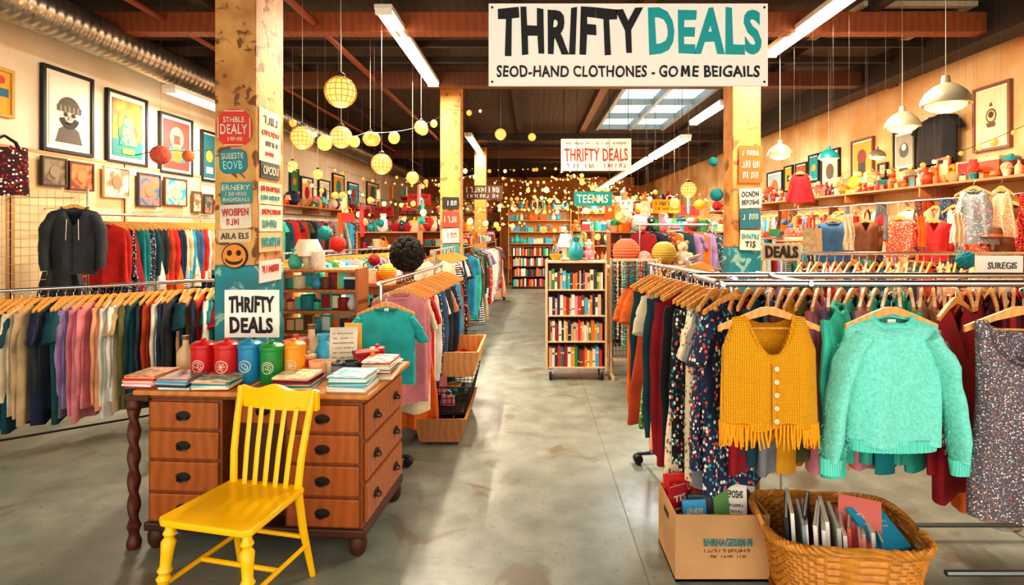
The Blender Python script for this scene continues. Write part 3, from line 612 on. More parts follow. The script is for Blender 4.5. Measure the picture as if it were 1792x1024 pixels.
for k,(a,b,c,d_,f,bg,sh,lab) in enumerate([(72,116,275,326,'#3a2a20','#5a4838','#8a7a60','brown landscape'),(120,163,284,334,'#5a2a1a','#7a3a22','#c87a40','dark red patterned'),(181,226,292,346,'#e0c890','#e6d8b8','#8a6a50','cream portrait-like'),(241,280,304,362,'#2a3a4a','#3a5a70','#c86a4a','blue patterned'),(287,326,312,361,'#5a3020','#1a8a98','#c8b080','teal'),(336,352,335,372,'#5a4030','#d8c8a0','#7a5a40','small pale'),(356,372,340,375,'#4a3020','#c87a50','#2a5a60','small rust')]):
    X=LX+.07; Ya=X/((a-VX)/F); Yb=X/((b-VX)/F); Y=(Ya+Yb)/2; w=Yb-Ya; h=(d_-c)*Y/F; zc=PZ((c+d_)/2,Y)
    t=thing('small_picture','%s little picture hung on the pegboard'%lab,'picture',(X,Y,zc-h/2),pi/2)
    build(frame_mb(w,h,.018,.03),'frame',mat(f,.6),t); ps=build(MB().box((0,.0,h/2),(w-.02,.012,h-.02)),'print_sheet',mat(bg,.7,0,'two',sh,9),t)
    build(MB().disc(0,h/2,w*.2,-.01,-.006),'artwork',mat(sh,.7),ps)
t=thing('wire_grid_panel','beige wire grid display panel at the left edge','grid panel',(-4.38,4.95,1.1),R(75))
g=MB()
for k in range(17): g.tube([(-.6+k*.07,0,0),(-.6+k*.07,0,.95)],.003,4)
for k in range(14): g.tube([(-.6,0,k*.073),(.52,0,k*.073)],.003,4)
build(g,'wire_mesh',mat('#c9b48c',.5),t); 
for x in (-.61,.53): build(MB().tube([(x,0,-1.1),(x,0,.98)],.012,6),'post',CHROME,t)
# ================================================================ LEFT RACKS
a=Vector((-4.3,4.08));b=Vector((-2.75,5.3)); ZR=1.23
rack('long chrome clothes rack at front left full of shirts',(a.x,a.y),(b.x,b.y),ZR,.22)
lc=['rust','navy','pink','teal','crimson','red','sky blue','sky blue','black','dark teal','cream','beige','navy','charcoal','dark teal','grey','lavender','pink','pink','peach','white','white','beige','olive','dark teal','charcoal','rust','white','navy','charcoal','dark teal','peach','navy','red','white','teal','crimson','grey']
row(a,b,ZR,lc,'the front left rack',lens=[.9+.06*math.sin(i*2.3) for i in range(len(lc))],yaw=-.5,kinds=('long-sleeved shirt','long-sleeved shirt','short-sleeved top'),sx=1.04,sy=.8,jit=.16)
rack('wall-mounted chrome clothes rail under the pegboard pictures',(-4.22,5.35),(-4.22,7.75),1.84,wall=.36)
row((-4.22,5.62),(-4.22,7.75),1.84,['red','floral black','floral navy','crimson','teal','floral navy','dark teal','white','charcoal','rust','red','orange','navy','striped navy','cream','sky blue','floral cream','denim blue','red','white','peach','teal','navy','orange','red','black','sky blue','white'],'the upper left wall rail',ln=(.62,.72),yaw=.25,kinds=('long-sleeved shirt','cardigan','dress'),sy=.9,sx=.9)
def hero(name,label,cat,loc,rz,bm,m,sleeves):
    t=thing(name,label,cat,loc,rz); build(bm,'body',m,t,True)
    for s in sleeves: build(s,'sleeve',m,t,True)
    return t
JM=mat('#2b333a',.8,0,'noise','#fff',8)
p=P(130,360,5.0)
t=hero('hooded_jacket','charcoal zip jacket hanging before the pegboard','jacket',(p.x,p.y,p.z),R(28),body_mb(sw=.165,h=.6,th=.06,vneck=True,scoop=.18,neck=.07,kf=2,m=20,fold=.014),JM,[sleeve_mb(s,[(.13,0,-.08),(.19,-.02,-.2),(.2,-.03,-.4),(.19,-.05,-.56)],[.06,.06,.052,.042],.8) for s in (-1,1)])
build(MB().surf(lambda u,v:(.085*math.cos(pi*u)*(1+.2*v),.03-.06*math.sin(pi*v)*.8,-.03-.09*math.sin(pi*u)*v+.02),14,6),'hood',JM,t,True)
build(MB().tube([(0,-.068,-.17),(0,-.07,-.57)],.003,5),'zip',DARKM,t)
for s in (-1,1): build(MB().tube([(s*.04,-.07,-.12),(s*.045,-.08,-.3)],.0025,5),'drawstring',WHITE,t)
hanger('wooden hanger inside the charcoal jacket',(p.x,p.y,p.z+.015),R(28),sc=(.8,1,1))
tag(build(MB().tube([(p.x,p.y,p.z+.07),(LX,p.y+.0,p.z+.07)],.006,6),'wall_hook',CHROME),'long wall hook holding the charcoal jacket','hook')
p=P(108,425,5.2); garment('dress','charcoal','charcoal dress hanging half behind the jacket hem',(p.x,p.y,p.z),R(30),.7,.72,2)
p=P(8,248,4.72)
t=thing('patterned_tote_bag','dark red patterned cloth bag hanging at the far left edge','bag',(p.x,p.y,p.z),R(55))
TB=mat('#3a1420',.8,0,'floral','#c8302c',40,0,0,'#8a1f28')
build(MB().surf(lambda u,v:(.15*sg(math.cos(2*pi*u),.8)*(1+.06*v),.04*sg(math.sin(2*pi*u),.7)*math.sin(pi*min(1,.2+v*.7)),-.05-.4*v+.012*math.sin(9*u)),28,8,cu=True),'body',TB,t,True)
for s in (-1,1): build(MB().tube([(-.1,s*.02,-.08),(-.07,s*.015,.0),(0,s*.01,.05),(.07,s*.015,.0),(.1,s*.02,-.08)],.01,6),'handle',mat('#24181c',.7),t,True)
tag(build(MB().tube([(p.x,p.y,p.z+.055),(LX,p.y,p.z+.055)],.006,6),'wall_hook',CHROME),'wall hook holding the patterned cloth bag','hook')
dangle('paper lantern','red patterned paper ball hanging before the third poster',P(281,271,4.6),.15,'floral red',CZ)
dangle('paper lantern','small orange paper ball near the front column',P(330,273,5),.1,'floral orange',CZ)
tag(build(MB().tube([P(236,272,4.7),P(281,262,4.6),P(330,265,5),P(372,262,5.2)],.004,4),'garland_string',DARKM),'thin garland string carrying two red paper balls','string')
# ================================================================ DESK
DC=(-1.434,3.325,0); DR=R(-4)
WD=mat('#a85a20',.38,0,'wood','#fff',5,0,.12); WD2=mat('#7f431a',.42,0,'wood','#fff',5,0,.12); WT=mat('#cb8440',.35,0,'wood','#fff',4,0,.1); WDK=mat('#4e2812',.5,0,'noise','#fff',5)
t=thing('dresser_desk','orange-brown wooden drawer desk carrying canisters and papers','desk',DC,DR)
build(MB().box((-.0,0,.838),(1.27,.75,.028)),'desk_top',WT,t,bev=.008)
build(MB().box((0,0,.812),(1.21,.69,.024)),'top_moulding',WD2,t,bev=.008)
build(MB().b2((-.58,-.33,.14),(-.17,.33,.80)),'left_pedestal',WD2,t,bev=.006)
build(MB().b2((.17,-.33,.14),(.585,.33,.80)),'right_pedestal',WD2,t,bev=.006)
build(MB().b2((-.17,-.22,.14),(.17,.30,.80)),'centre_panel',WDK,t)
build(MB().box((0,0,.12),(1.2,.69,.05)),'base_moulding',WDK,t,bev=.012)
for x in (-.55,.55):
    for y in (-.3,.3): build(MB().lathe([(.028,0),(.045,.03),(.048,.07),(.038,.1)],(x,y,0),16),'foot',WDK,t,True)
def pull(par,x,z,y):
    q=MB().disc(x,z,.024,y-.004,y,sx=1.7).tube([(x-.026,y-.004,z),(x-.022,y-.02,z-.012),(x,y-.026,z-.016),(x+.022,y-.02,z-.012),(x+.026,y-.004,z)],.005,6)
    return build(q,'drawer_pull',IRON,par,True)
rowsz=[(.645,.785),(.485,.63),(.315,.47),(.155,.30)]
for (x0,x1) in ((-.565,-.185),(.185,.57)):
    for (a_,b_) in rowsz:
        dr=build(MB().b2((x0,-.345,a_),(x1,-.325,b_)),'drawer',WD,t,bev=.007); pull(dr,(x0+x1)/2,(a_+b_)/2,-.345)
for (a_,b_) in rowsz[:1]:
    dr=build(MB().b2((-.16,-.24,a_),(.16,-.22,b_)),'drawer',WD,t,bev=.006); pull(dr,0,(a_+b_)/2,-.24)
for (a_,b_) in ((.60,.785),(.385,.58),(.165,.365)):
    dr=build(MB().b2((-.31,-.012,a_),(.31,.008,b_)),'side_drawer',WD,t,bev=.007,loc=(.59,0,0),rz=pi/2)
    for xx in (-.17,.17): pull(dr,xx,(a_+b_)/2,-.012)
tw=MB()
def twf(u,v):
    z=.0+v*.82; a=2*pi*u; base=.026+.006*math.cos(2*a+v*40) if .12<z<.74 else .03+.006*math.sin(z*60)
    return (base*math.cos(a),base*math.sin(a),z)
tw.surf(twf,16,90,cu=True); build(tw,'twisted_leg',mat('#5c2412',.5,0,'noise','#fff',8),t,True,loc=(-.66,-.33,0))
build(MB().b2((-.69,-.36,.79),(-.56,-.25,.822)),'leg_bracket',WDK,t,bev=.004)
ZD=.8525
def onD(px,Y): return (PX(px,Y),Y,ZD)
def canister(label,px,Y,c,r,h,st):
    m=mat(c,.3); t=thing('canister',label,'canister',onD(px,Y))
    bd=build(MB().lathe([(r*.94,0),(r,.01),(r,h*.83),(r*.93,h*.85)],n=28),'body',m,t,True)
    build(MB().lathe([(r*1.07,h*.84),(r*1.09,h*.87),(r*1.07,h*.94),(r*.8,h*1.0),(r*.3,h*1.01),(r*.2,h*1.03),(r*.22,h*1.08),(0,h*1.1)],n=28),'lid',m,t,True)
    em=MB(); 
    def W(pl,k,off):
        em.m(k); em.add([((r+off)*math.sin(x/r),-(r+off)*math.cos(x/r),h*.42+z) for x,z in pl],[tuple(range(len(pl)))])
    def ring(r0,r1,k,off,a0=0,a1=2*pi,n=20,cx=0,cz=0):
        for j in range(n):
            q0=a0+(a1-a0)*j/n;q1=a0+(a1-a0)*(j+1)/n
            W([(cx+r1*math.cos(q0),cz+r1*math.sin(q0)),(cx+r1*math.cos(q1),cz+r1*math.sin(q1)),(cx+r0*math.cos(q1),cz+r0*math.sin(q1)),(cx+r0*math.cos(q0),cz+r0*math.sin(q0))],k,off)
    ring(0,r*.56,1,.0008); ring(r*.48,r*.56,0,.0015)
    if st==0: ring(r*.3,r*.38,0,.0015,.3,pi*1.2); ring(r*.1,r*.18,0,.0015,pi,2.6*pi); ring(r*.3,r*.38,0,.0015,-1.2,0)
    elif st==1:
        for q in range(6): ring(r*.05,r*.1,0,.0015,cx=r*.27*math.cos(q),cz=r*.27*math.sin(q),n=8)
        ring(0,r*.14,0,.0015,n=10)
    else: ring(r*.14,r*.22,0,.0015,0,1.5*pi,cx=-r*.1,cz=r*.08); ring(r*.14,r*.22,0,.0015,pi,2.5*pi,cx=r*.12,cz=-r*.1)
    build(em,'emblem',[CR,m],bd); return t
canister('first red lidded canister, leftmost on the desk',356,3.2,'#c4161a',.061,.215,0)
canister('second red lidded canister beside the blue one',397,3.17,'#c9201c',.063,.222,1)
canister('blue lidded canister between red and green ones',437,3.18,'#1e86b4',.06,.222,2)
canister('green lidded canister beside the mustard one',476,3.16,'#1f8a3c',.06,.212,0)
canister('mustard canister rightmost of the five',515,3.22,'#dd9420',.058,.21,1)
place('candle jar','orange candle jar standing just behind the mustard canister',(PX(517,3.42),3.42,ZD),.25,mat('#c9872e',.4),RD)
p=P(441,549,3.45); t=sign('desk_sign','white shop sign with black letters standing behind the canisters','sign',p,0,.325,.285,SB,[('THRIFTY',0,.2,.84,.34,BLACK),('DEALS',0,-.24,.8,.34,BLACK)],.012)
build(MB().b2((-.015,.006,ZD-p.z),(.015,.02,.08)),'stand_post',WDK,t); build(MB().b2((-.08,-.05,ZD-p.z),(.08,.07,ZD-p.z+.012)),'stand_foot',WDK,t)
MG=MB().box((0,0,.5),(1,1,1)).mesh('mag')
def stack(px,Y,n,w,d,name,cs,th=.009,base=ZD):
    x=PX(px,Y); z=base
    for i in range(n):
        c=cs[i%len(cs)]; q=th*rnd.uniform(.6,1.3)
        m=mat(PAL[c],.4,0,'two',rnd.choice(['#efe4d2','#d8573a','#2f8f93','#e8b040']),5) if i==n-1 else mat(PAL[c],.5)
        o=ob('booklet',MG,None,m,(x+rnd.uniform(-.008,.008),Y+rnd.uniform(-.008,.008),z),DR+rnd.uniform(-.14,.14),(w,d,q))
        lv='topmost' if i==n-1 else 'bottom' if i==0 else ORD[n-1-i]+' from top'
        tag(o,'%s booklet, %s in %s'%(c,lv,name),'booklet','booklets in '+name); z+=q
    return z
stack(266,3.12,7,.17,.2,'the leftmost stack on the desk',['crimson','white','pink','cream','red','peach'])
stack(322,3.1,7,.17,.2,'the teal-topped stack below the red canister',['white','teal','navy','cream','sky blue'])
stack(384,3.06,6,.19,.16,'the stack in front of the second canister',['crimson','cream','white','teal','peach','cream'])
stack(522,3.1,7,.2,.19,'the stack in front of the mustard canister',['white','teal','cream','crimson','navy','pink'])
stack(619,3.06,9,.2,.2,'the pale blue stack at desk right corner',['white','cream','sky blue','white','teal','white','cream','sky blue','sky blue'])
stack(668,3.3,12,.16,.2,'the tall white stack at the back right',['white','cream','beige','crimson','white','grey','cream'])
stack(560,3.34,5,.14,.16,'the low stack behind the mustard canister',['rust','cream','red'])
t=thing('notice_card','cream lettered card leaning among the jars on the desk','card',onD(601,3.42),R(8))
cd=build(MB().box((0,0,.13),(.16,.006,.25),rx=-.15),'card',CR,t)
q=MB()
for k in range(7): scrib(q,-.06,.06,.05+k*.028,.008,-.006+(.05+k*.028-.13)*.15,12,k)
build(q,'small_print',mat('#9a8a78',.7),cd)
t=thing('paper_card','yellow paper card behind the cream card','card',onD(618,3.55),R(-6)); build(MB().box((0,0,.13),(.11,.005,.26)),'card',mat('#e6b24a',.7),t)
for k,(px,Y,kd,s,a_,b_,lab) in enumerate([(545,3.5,'bottle',.26,'beige','brown','beige bottle behind the mustard canister'),(556,3.25,'mug',.12,'peach','cream','peach mug right of the mustard canister'),(578,3.3,'mug',.11,'cream','red','cream mug beside the peach mug'),(592,3.22,'candle jar',.13,'grey','charcoal','grey jar in front of the cream card'),(614,3.24,'mug',.12,'charcoal','navy','charcoal mug before the red box'),(640,3.42,'lidded box',.16,'red','crimson','red lidded box at the back of the desk'),(634,3.3,'mug',.11,'red','red','red mug below the red box'),(566,3.5,'vase',.2,'sky blue','navy','pale blue vase at the back of the desk'),(660,3.52,'candle jar',.16,'crimson','red','crimson candle jar near the teal shirt'),(540,3.35,'candle jar',.15,'rust','beige','rust candle jar beside the beige bottle'),(325,3.35,'bottle',.22,'beige','brown','small beige bottle left of the red canister'),(652,3.36,'bottle',.15,'orange','cream','small orange bottle beside the red box')]):
    place(kd,lab,onD(px,Y),s,mat(PAL[a_],.35),mat(PAL[b_],.4),rnd.uniform(0,3))
# ================================================================ YELLOW CHAIR
YM=mat('#fbc306',.25,bump=.05,scale=30)
t=thing('wooden_chair','bright yellow painted wooden slat-back chair before the desk','chair',(-1.33,2.6,0),R(-13))
def seatf():
    pts=[(-.235,-.2),(-.2,-.225),(.2,-.225),(.235,-.2),(.205,.19),(.18,.205),(-.18,.205),(-.205,.19)]
    n=len(pts); mb=MB(); vs=[(x,y,.43) for x,y in pts]+[(x,y,.462) for x,y in pts]+[(x*.75,y*.75,.456) for x,y in pts]
    fs=[tuple(range(n))[::-1]]+[(i,(i+1)%n,n+(i+1)%n,n+i) for i in range(n)]+[(n+i,n+(i+1)%n,2*n+(i+1)%n,2*n+i) for i in range(n)]+[tuple(range(2*n,3*n))]
    return mb.add(vs,fs)
build(seatf(),'seat',YM,t,False,bev=.01)
for s in (-1,1):
    p0=Vector((s*.19,-.18,.43));p1=Vector((s*.225,-.215,0)); prof=[(0,.021),(.06,.02),(.1,.028),(.14,.018),(.18,.03),(.3,.025),(.42,.022),(.46,.031),(.5,.02),(.54,.031),(.58,.022),(.8,.02),(.93,.015),(1,.013)]
    build(MB().tube([p0.lerp(p1,q) for q,_ in prof],[r for _,r in prof],14),'front_leg',YM,t,True)
    build(MB().tube([(s*.185,.17,.44),(s*.19,.2,.25),(s*.205,.255,0)],[.02,.019,.014],12),'rear_leg',YM,t,True)
    build(MB().tube([(s*.178,.175,.44),(s*.188,.19,.6),(s*.198,.225,.76),(s*.205,.262,.905)],[.02,.019,.018,.016],8,sy=.8),'back_post',YM,t,True)
    build(MB().tube([(s*.21,-.2,.17),(s*.2,.22,.17)],.011,8),'side_stretcher',YM,t,True)
build(MB().tube([(-.205,-.0,.17),(.205,0,.17)],.011,8),'cross_stretcher',YM,t,True)
build(MB().tube([(-.195,.225,.2),(.195,.225,.2)],.011,8),'rear_stretcher',YM,t,True)
tr=MB()
def railf(u,v):
    x=(u-.5)*.455; yb=.27-.03*math.cos(pi*(u-.5)); top=.885+.03*max(0,math.cos((u-.5)*pi))**.5+.012*math.cos((u-.5)*4*pi); bot=.805
    seq=[(0,0),(1,0),(1,1),(0,1)]; k=int(round(v*4))%4; a_,b_=seq[k]
    return (x,yb-.012+a_*.024,bot if not b_ else top)
tr.surf(railf,20,4,cv=True); tr.add([railf(0,k/4) for k in range(4)],[(0,1,2,3)]); tr.add([railf(1,k/4) for k in range(4)],[(3,2,1,0)])
build(tr,'top_rail',YM,t,False)
for k in range(5):
    x=-.12+k*.06; build(MB().tube([(x*.95,.17,.455),(x,.195,.62),(x*1.08,.235,.82)],[.014,.014,.013],8,sy=.55),'back_slat',YM,t,True)
# ================================================================ MID LEFT RACK WITH TEAL TEE
rack('chrome clothes rack beside the aisle behind the desk',(-1.08,4.1),(-.96,6.1),1.31,.2)
row((-1.0,4.3),(-.92,6.1),1.31,['pink','cream','orange','red','white','floral navy','pink','denim blue','white','charcoal','peach','teal','navy','beige','floral navy','sky blue','rust','white','denim blue','floral black'],'the rack behind the desk',yaw=.3,ln=(.82,.97),sy=1)
p=P(676,534,4.0); TT=mat('#2cb4b2',.85,0,'fuzz','#fff',14)
t=hero('teal_t_shirt','teal t-shirt facing forward at the rack end behind the desk','t-shirt',(p.x,p.y,p.z),R(6),body_mb(sw=.2,h=.55,th=.035,kf=1.4,m=20,fold=.008),TT,[sleeve_mb(s,[(.155,0,-.08),(.21,0,-.16),(.255,0,-.26)],[.066,.068,.066],.36) for s in (-1,1)])
build(collar_mb(.08,.008),'collar',mat('#1c9294',.8),t,True); build(MB().box((0,.012,-.035),(.03,.004,.025)),'neck_label',WHITE,t)
hanger('wooden hanger inside the teal t-shirt',(p.x,p.y,p.z+.02),R(6))
def bin_(label,x0,x1,y0,y1,z0,z1,m,wire=False,name='crate',lean=.05):
    t=thing(name,label,'crate',((x0+x1)/2,(y0+y1)/2,z0)); w=x1-x0;d=y1-y0;h=z1-z0
    build(MB().box((0,0,.01),(w,d,.02)),'bottom_panel',m,t)
    for s in (-1,1):
        if wire:
            g=MB()
            for k in range(int(d/.04)): g.tube([(s*w/2,-d/2+k*.04,0),(s*(w/2+lean),-d/2+k*.04,h)],.003,4)
            for k in range(6): g.tube([(s*(w/2+lean*k/5),-d/2,h*k/5),(s*(w/2+lean*k/5),d/2,h*k/5)],.003,4)
            build(g,'wire_side',IRON,t); g=MB()
            for k in range(int(w/.035)+1): g.tube([(-w/2+k*.035,s*d/2,0),(-(w/2+lean)+k*.035*(1+2*lean/w),s*d/2,h)],.003,4)
            for k in range(6): g.tube([(-w/2-lean*k/5,s*d/2,h*k/5),(w/2+lean*k/5,s*d/2,h*k/5)],.003 if k<5 else .006,4)
            build(g,'wire_end',IRON,t)
        else:
            build(MB().add([(s*w/2,-d/2,0),(s*w/2,d/2,0),(s*(w/2+lean),d/2,h),(s*(w/2+lean),-d/2,h),(s*(w/2-.02),-d/2,0),(s*(w/2-.02),d/2,0),(s*(w/2+lean-.02),d/2,h),(s*(w/2+lean-.02),-d/2,h)],[(0,1,2,3),(4,7,6,5),(3,2,6,7),(0,3,7,4),(1,5,6,2),(0,4,5,1)]),'side_panel',m,t)
            build(MB().prism([(-w/2,0),(w/2,0),(w/2+lean,h),(-w/2-lean,h)],s*d/2-.008,s*d/2+.008),'end_panel',m,t)
    return t
CRW=mat('#e0a060',.6,0,'wood','#fff',6)
bin_('lower wooden bin on the floor by the aisle',-.88,-.56,4.5,5.4,.02,.2,mat('#b87a48',.6,0,'wood','#fff',6))
bin_('dark wire basket stacked on the lower floor bin',-.86,-.54,4.6,5.5,.2,.42,IRON,True,'wire_basket')
bin_('light wooden crate on top of the wire basket',-.84,-.5,4.9,5.7,.43,.64,CRW,name='wooden_crate')
goods((-.68,5.0),(-.68,5.6),.46,5,'the wooden crate by the aisle',(.1,.14),['lidded box','bowl','pompom ball'])
goods((-.7,4.7),(-.7,5.3),.225,4,'the dark wire basket',(.12,.16),['lidded box','handbag','bowl'])
WS=mat('#b87440',.5,0,'wood','#fff',6)
L0=(PX(566,4.7),4.7,0)
shelf_unit('display_shelf','wooden display shelf of trinkets behind the desk',L0,0,.66,1.38,.3,[.3,.6,.86,1.04,1.21,1.37],WS,False)
for k,(z,nm) in enumerate([(.6,'fourth'),(.86,'third'),(1.04,'second'),(1.21,'first')]):
    goods((L0[0]-.29,4.66),(L0[0]+.29,4.66),z,8,'%s board from top, desk trinket shelf'%nm,(.1,.15),['framed picture','mug','vase','candle jar','lidded box','framed picture'])
goods((L0[0]-.28,4.7),(L0[0]+.0,4.7),1.37,3,'top of the desk trinket shelf',(.16,.22),['table lamp','vase','candle jar'],pal=['cream','white','mint'])
place('table lamp','white wide-shaded lamp on top of the trinket shelf',(PX(536,4.7),4.74,1.37),.26,mat('#f3e6d8',.7),mat('#f6ead6',.8),sc=(.38,.3,.24))
for (kd,lab,px,py,Y,dm,c) in [('pompom ball','teal pompom hanging above the trinket shelf',569,408,5.2,.13,'teal'),('pompom ball','red pompom right of the teal pompom',592,427,5.2,.14,'red'),('paper lantern','large teal paper ball beside the right column',1254,341,6.2,.14,'teal'),('pompom ball','small teal pompom above the teal paper ball',1248,283,6.2,.1,'teal'),('pompom ball','crimson pompom left of the wig',655,455,5.8,.12,'crimson')]:
    dangle(kd,lab,P(px,py,Y),dm,c,CZ)
p=P(712,442,5.2)
t=thing('wig_stand','large round dark curly wig on a short stand','wig',(p.x,p.y,1.2))
build(MB().lathe([(.09,0),(.1,.02),(.04,.04),(.035,.2),(0,.2)]),'stand',mat('#8a5a38',.5),t,True)
wg=MB().ball((0,0,.27),.135); rr=random.Random(4)
for k in range(190):
    a=rr.uniform(0,2*pi); b_=math.asin(rr.uniform(-1,1)); wg.ball((.135*math.cos(a)*math.cos(b_),.135*math.sin(a)*math.cos(b_),.27+.14*math.sin(b_)),.03,7,5,jit=.15)
build(wg,'curls',mat('#1c1714',.9),t)
# ================================================================ MID / FAR LEFT
def table(label,x,y,w,d,z,m,rz=0):
    t=thing('display_table',label,'table',(x,y,0),rz); build(MB().box((0,0,z-.02),(w,d,.04)),'table_top',m,t,bev=.005)
    build(MB().box((0,0,z-.08),(w-.08,d-.08,.08)),'apron',m,t)
    for a_ in (-1,1):
        for b_ in (-1,1): build(MB().box((a_*(w/2-.05),b_*(d/2-.05),z/2-.02),(.05,.05,z-.04)),'leg',m,t)
    return t
table('narrow display table under the curly wig',PX(706,5.2),5.25,.3,.4,1.2,WS)
table('display table left of the curly wig',-1.75,6.0,.9,.5,1.15,WS)
goods((-2.15,5.95),(-1.35,5.95),1.15,8,'the table left of the wig',(.12,.22))
rack('second aisle clothes rack beyond the crates',(-1.1,6.5),(-1.05,7.7),1.45,.2)
row((-1.1,6.5),(-1.05,7.7),1.45,cols(12,['denim blue','navy','grey','white','teal','charcoal','sky blue','cream','rust']),'the second aisle rack',yaw=.4,ln=(.85,1.0),detail=1,sy=1)
rack('third aisle clothes rack left of the far aisle',(-1.05,8.8),(-.85,13.6),1.4,.2)
row((-1.05,8.8),(-.85,13.6),1.4,cols(34,PN,.35),'the third aisle rack',yaw=.4,ln=(.8,1.1),detail=1,hangers=False,sy=1)
goods((-1.1,8.9),(-.9,13.5),1.43,26,'top of the third aisle rack',(.12,.24),['brimmed hat','handbag','lidded box','framed picture'],1)
rack('clothes rack in the middle of the left floor',(-3.0,5.9),(-2.0,8.4),1.42,.2)
row((-3.0,5.9),(-2.0,8.4),1.42,cols(22),'the middle left floor rack',yaw=.5,detail=1,sy=1)
rack('wall clothes rail along the far left wall',(-4.22,8.4),(-4.22,17),1.95,wall=.36)
row((-4.22,8.4),(-4.22,17),1.95,cols(42,PN,.4),'the far left wall rail',yaw=.5,detail=1,hangers=False,ln=(.6,.9),sy=1)
rack('low clothes rack before the far left wall',(-3.5,9),(-2.6,14),1.25,.2)
row((-3.5,9),(-2.6,14),1.25,cols(28),'the low far left rack',yaw=.5,detail=0,hangers=False,sy=1)
def wshelf(label,x0,x1,y0,y1,z,m):
    t=thing('wall_shelf',label,'shelf',((x0+x1)/2,(y0+y1)/2,z)); build(MB().box((0,0,-.012),(x1-x0,y1-y0,.024)),'shelf_board',m,t)
    n=max(2,int((y1-y0)/1.5))
    for k in range(n+1): build(MB().box((0,-(y1-y0)/2+.05+k*((y1-y0)-.1)/n,-.08),(x1-x0-.02,.02,.11)),'bracket',m,t)
wshelf('long wall shelf of goods on the far left wall',LX,LX+.36,8.2,18,2.12,WS)
goods((LX+.21,8.3),(LX+.21,17.8),2.12,50,'the far left wall shelf',(.15,.3),detail=1)
for k,(x,y,w) in enumerate([(-2.3,9.3,1.0),(-1.9,10.6,.9),(-2.3,11.8,1.0),(-1.8,13.0,.9),(-1.9,15.4,1.1)]):
    nm=['beside the third aisle rack','behind the third aisle rack','in the deep left middle','before the distant column','behind the distant column'][k]
    shelf_unit('goods_shelf','wooden goods shelf '+nm,(x,y,0),0,w,1.65,.35,[.1,.45,.8,1.1,1.38,1.65],WS,True)
    for z,lv in ((.8,'lower'),(1.1,'middle'),(1.38,'upper'),(1.65,'top')):
        goods((x-w/2+.05,y-.05),(x+w/2-.05,y-.05),z,9,'%s board, shelf %s'%(lv,nm),(.12,.22) if lv!='top' else (.16,.3),detail=1 if k<2 else 0)
FB=(-.02,16.3,0)
shelf_unit('bookcase','low brown bookcase closing the far end of the aisle',FB,0,1.1,1.2,.3,[.06,.35,.64,.93,1.19],mat('#6a3418',.5),True)
for z,lv in ((.06,'bottom'),(.35,'third'),(.64,'second'),(.93,'top')): books(FB,0,-.5,.5,-.02,z,.25,'the %s row of the far bookcase'%lv,0,(.03,.06),.2)
FB2=(.25,17.4,0)
shelf_unit('tall_display_shelf','tall lit shelf of teal goods at the very back',FB2,0,1.9,2.3,.4,[.1,.5,.9,1.25,1.6,1.95,2.28],mat('#e09a4c',.5),True)
for z,lv in ((.9,'fifth'),(1.25,'fourth'),(1.6,'third'),(1.95,'second'),(2.28,'top')): goods((FB2[0]-.9,17.3),(FB2[0]+.9,17.3),z,13,'%s board of the tall back shelf'%lv,(.2,.28),['lidded box','bottle','vase','framed picture'],0,['teal','sky blue','white','mint','cream','orange'])
for k,(x0,x1) in enumerate([(-4.3,-1.0),(1.5,4.6)]):
    w=x1-x0; nm='left' if k==0 else 'right'
    shelf_unit('tall_display_shelf','tall goods shelf at the back %s of the hall'%nm,((x0+x1)/2,18.6,0),0,w,2.6,.4,[.6,1.0,1.4,1.8,2.2,2.6],mat('#c8803c',.5),True)
    for z,lv in ((1.4,'fourth'),(1.8,'third'),(2.2,'second'),(2.6,'top')): goods((x0+.1,18.5),(x1-.1,18.5),z,18,'%s board of the back %s shelf'%(lv,nm),(.18,.32),None,0)
rs=random.Random(5); OC=['red','teal','orange','mustard','cream','pink','crimson','mint','peach']
Ys=sorted(rs.uniform(7.5,15) for _ in range(50))
for k,Y in enumerate(Ys):
    s_=-1 if k%2 else 1; px=rs.uniform(530,745) if s_<0 else rs.uniform(1060,1265); py=rs.uniform(335,405)
    c=rs.choice(OC); p=P(px,py,Y); kd=rs.choice(['pompom ball','paper lantern','tasselled scarf','handbag','framed picture','tasselled scarf','brimmed hat'])
    if p.x<-4.2 or p.x>4.3: continue
    dangle(kd,'%s %s hanging over far %s racks, %s nearest'%(c,kd,'left' if s_<0 else 'right',ORD[k]),p,rs.uniform(.09,.16) if kd in('pompom ball','paper lantern') else rs.uniform(.2,.38),c,CZ,rs.choice(OC))
for k in range(9):
    Y=8.6+k*.9; px=rs.choice([rs.uniform(600,750),rs.uniform(1085,1260)]); p=P(px,rs.uniform(330,375),Y); c=rs.choice(['cream','teal','orange','red','mustard'])
    t=sign('hanging_sign','small %s sign hanging over the far racks, %s nearest'%(c,ORD[k]),'sign',p,0,.42,.2,fab(c),[('~7',0,.2,.8,.28,BLACK if c!='teal' else SB),('~9',0,-.22,.8,.2,BLACK if c!='teal' else SB)])
    for s in (-1,1): build(MB().tube([(s*.18,0,.1),(s*.18,0,CZ-p.z)],.002,4),'suspension_wire',DARKM,t)
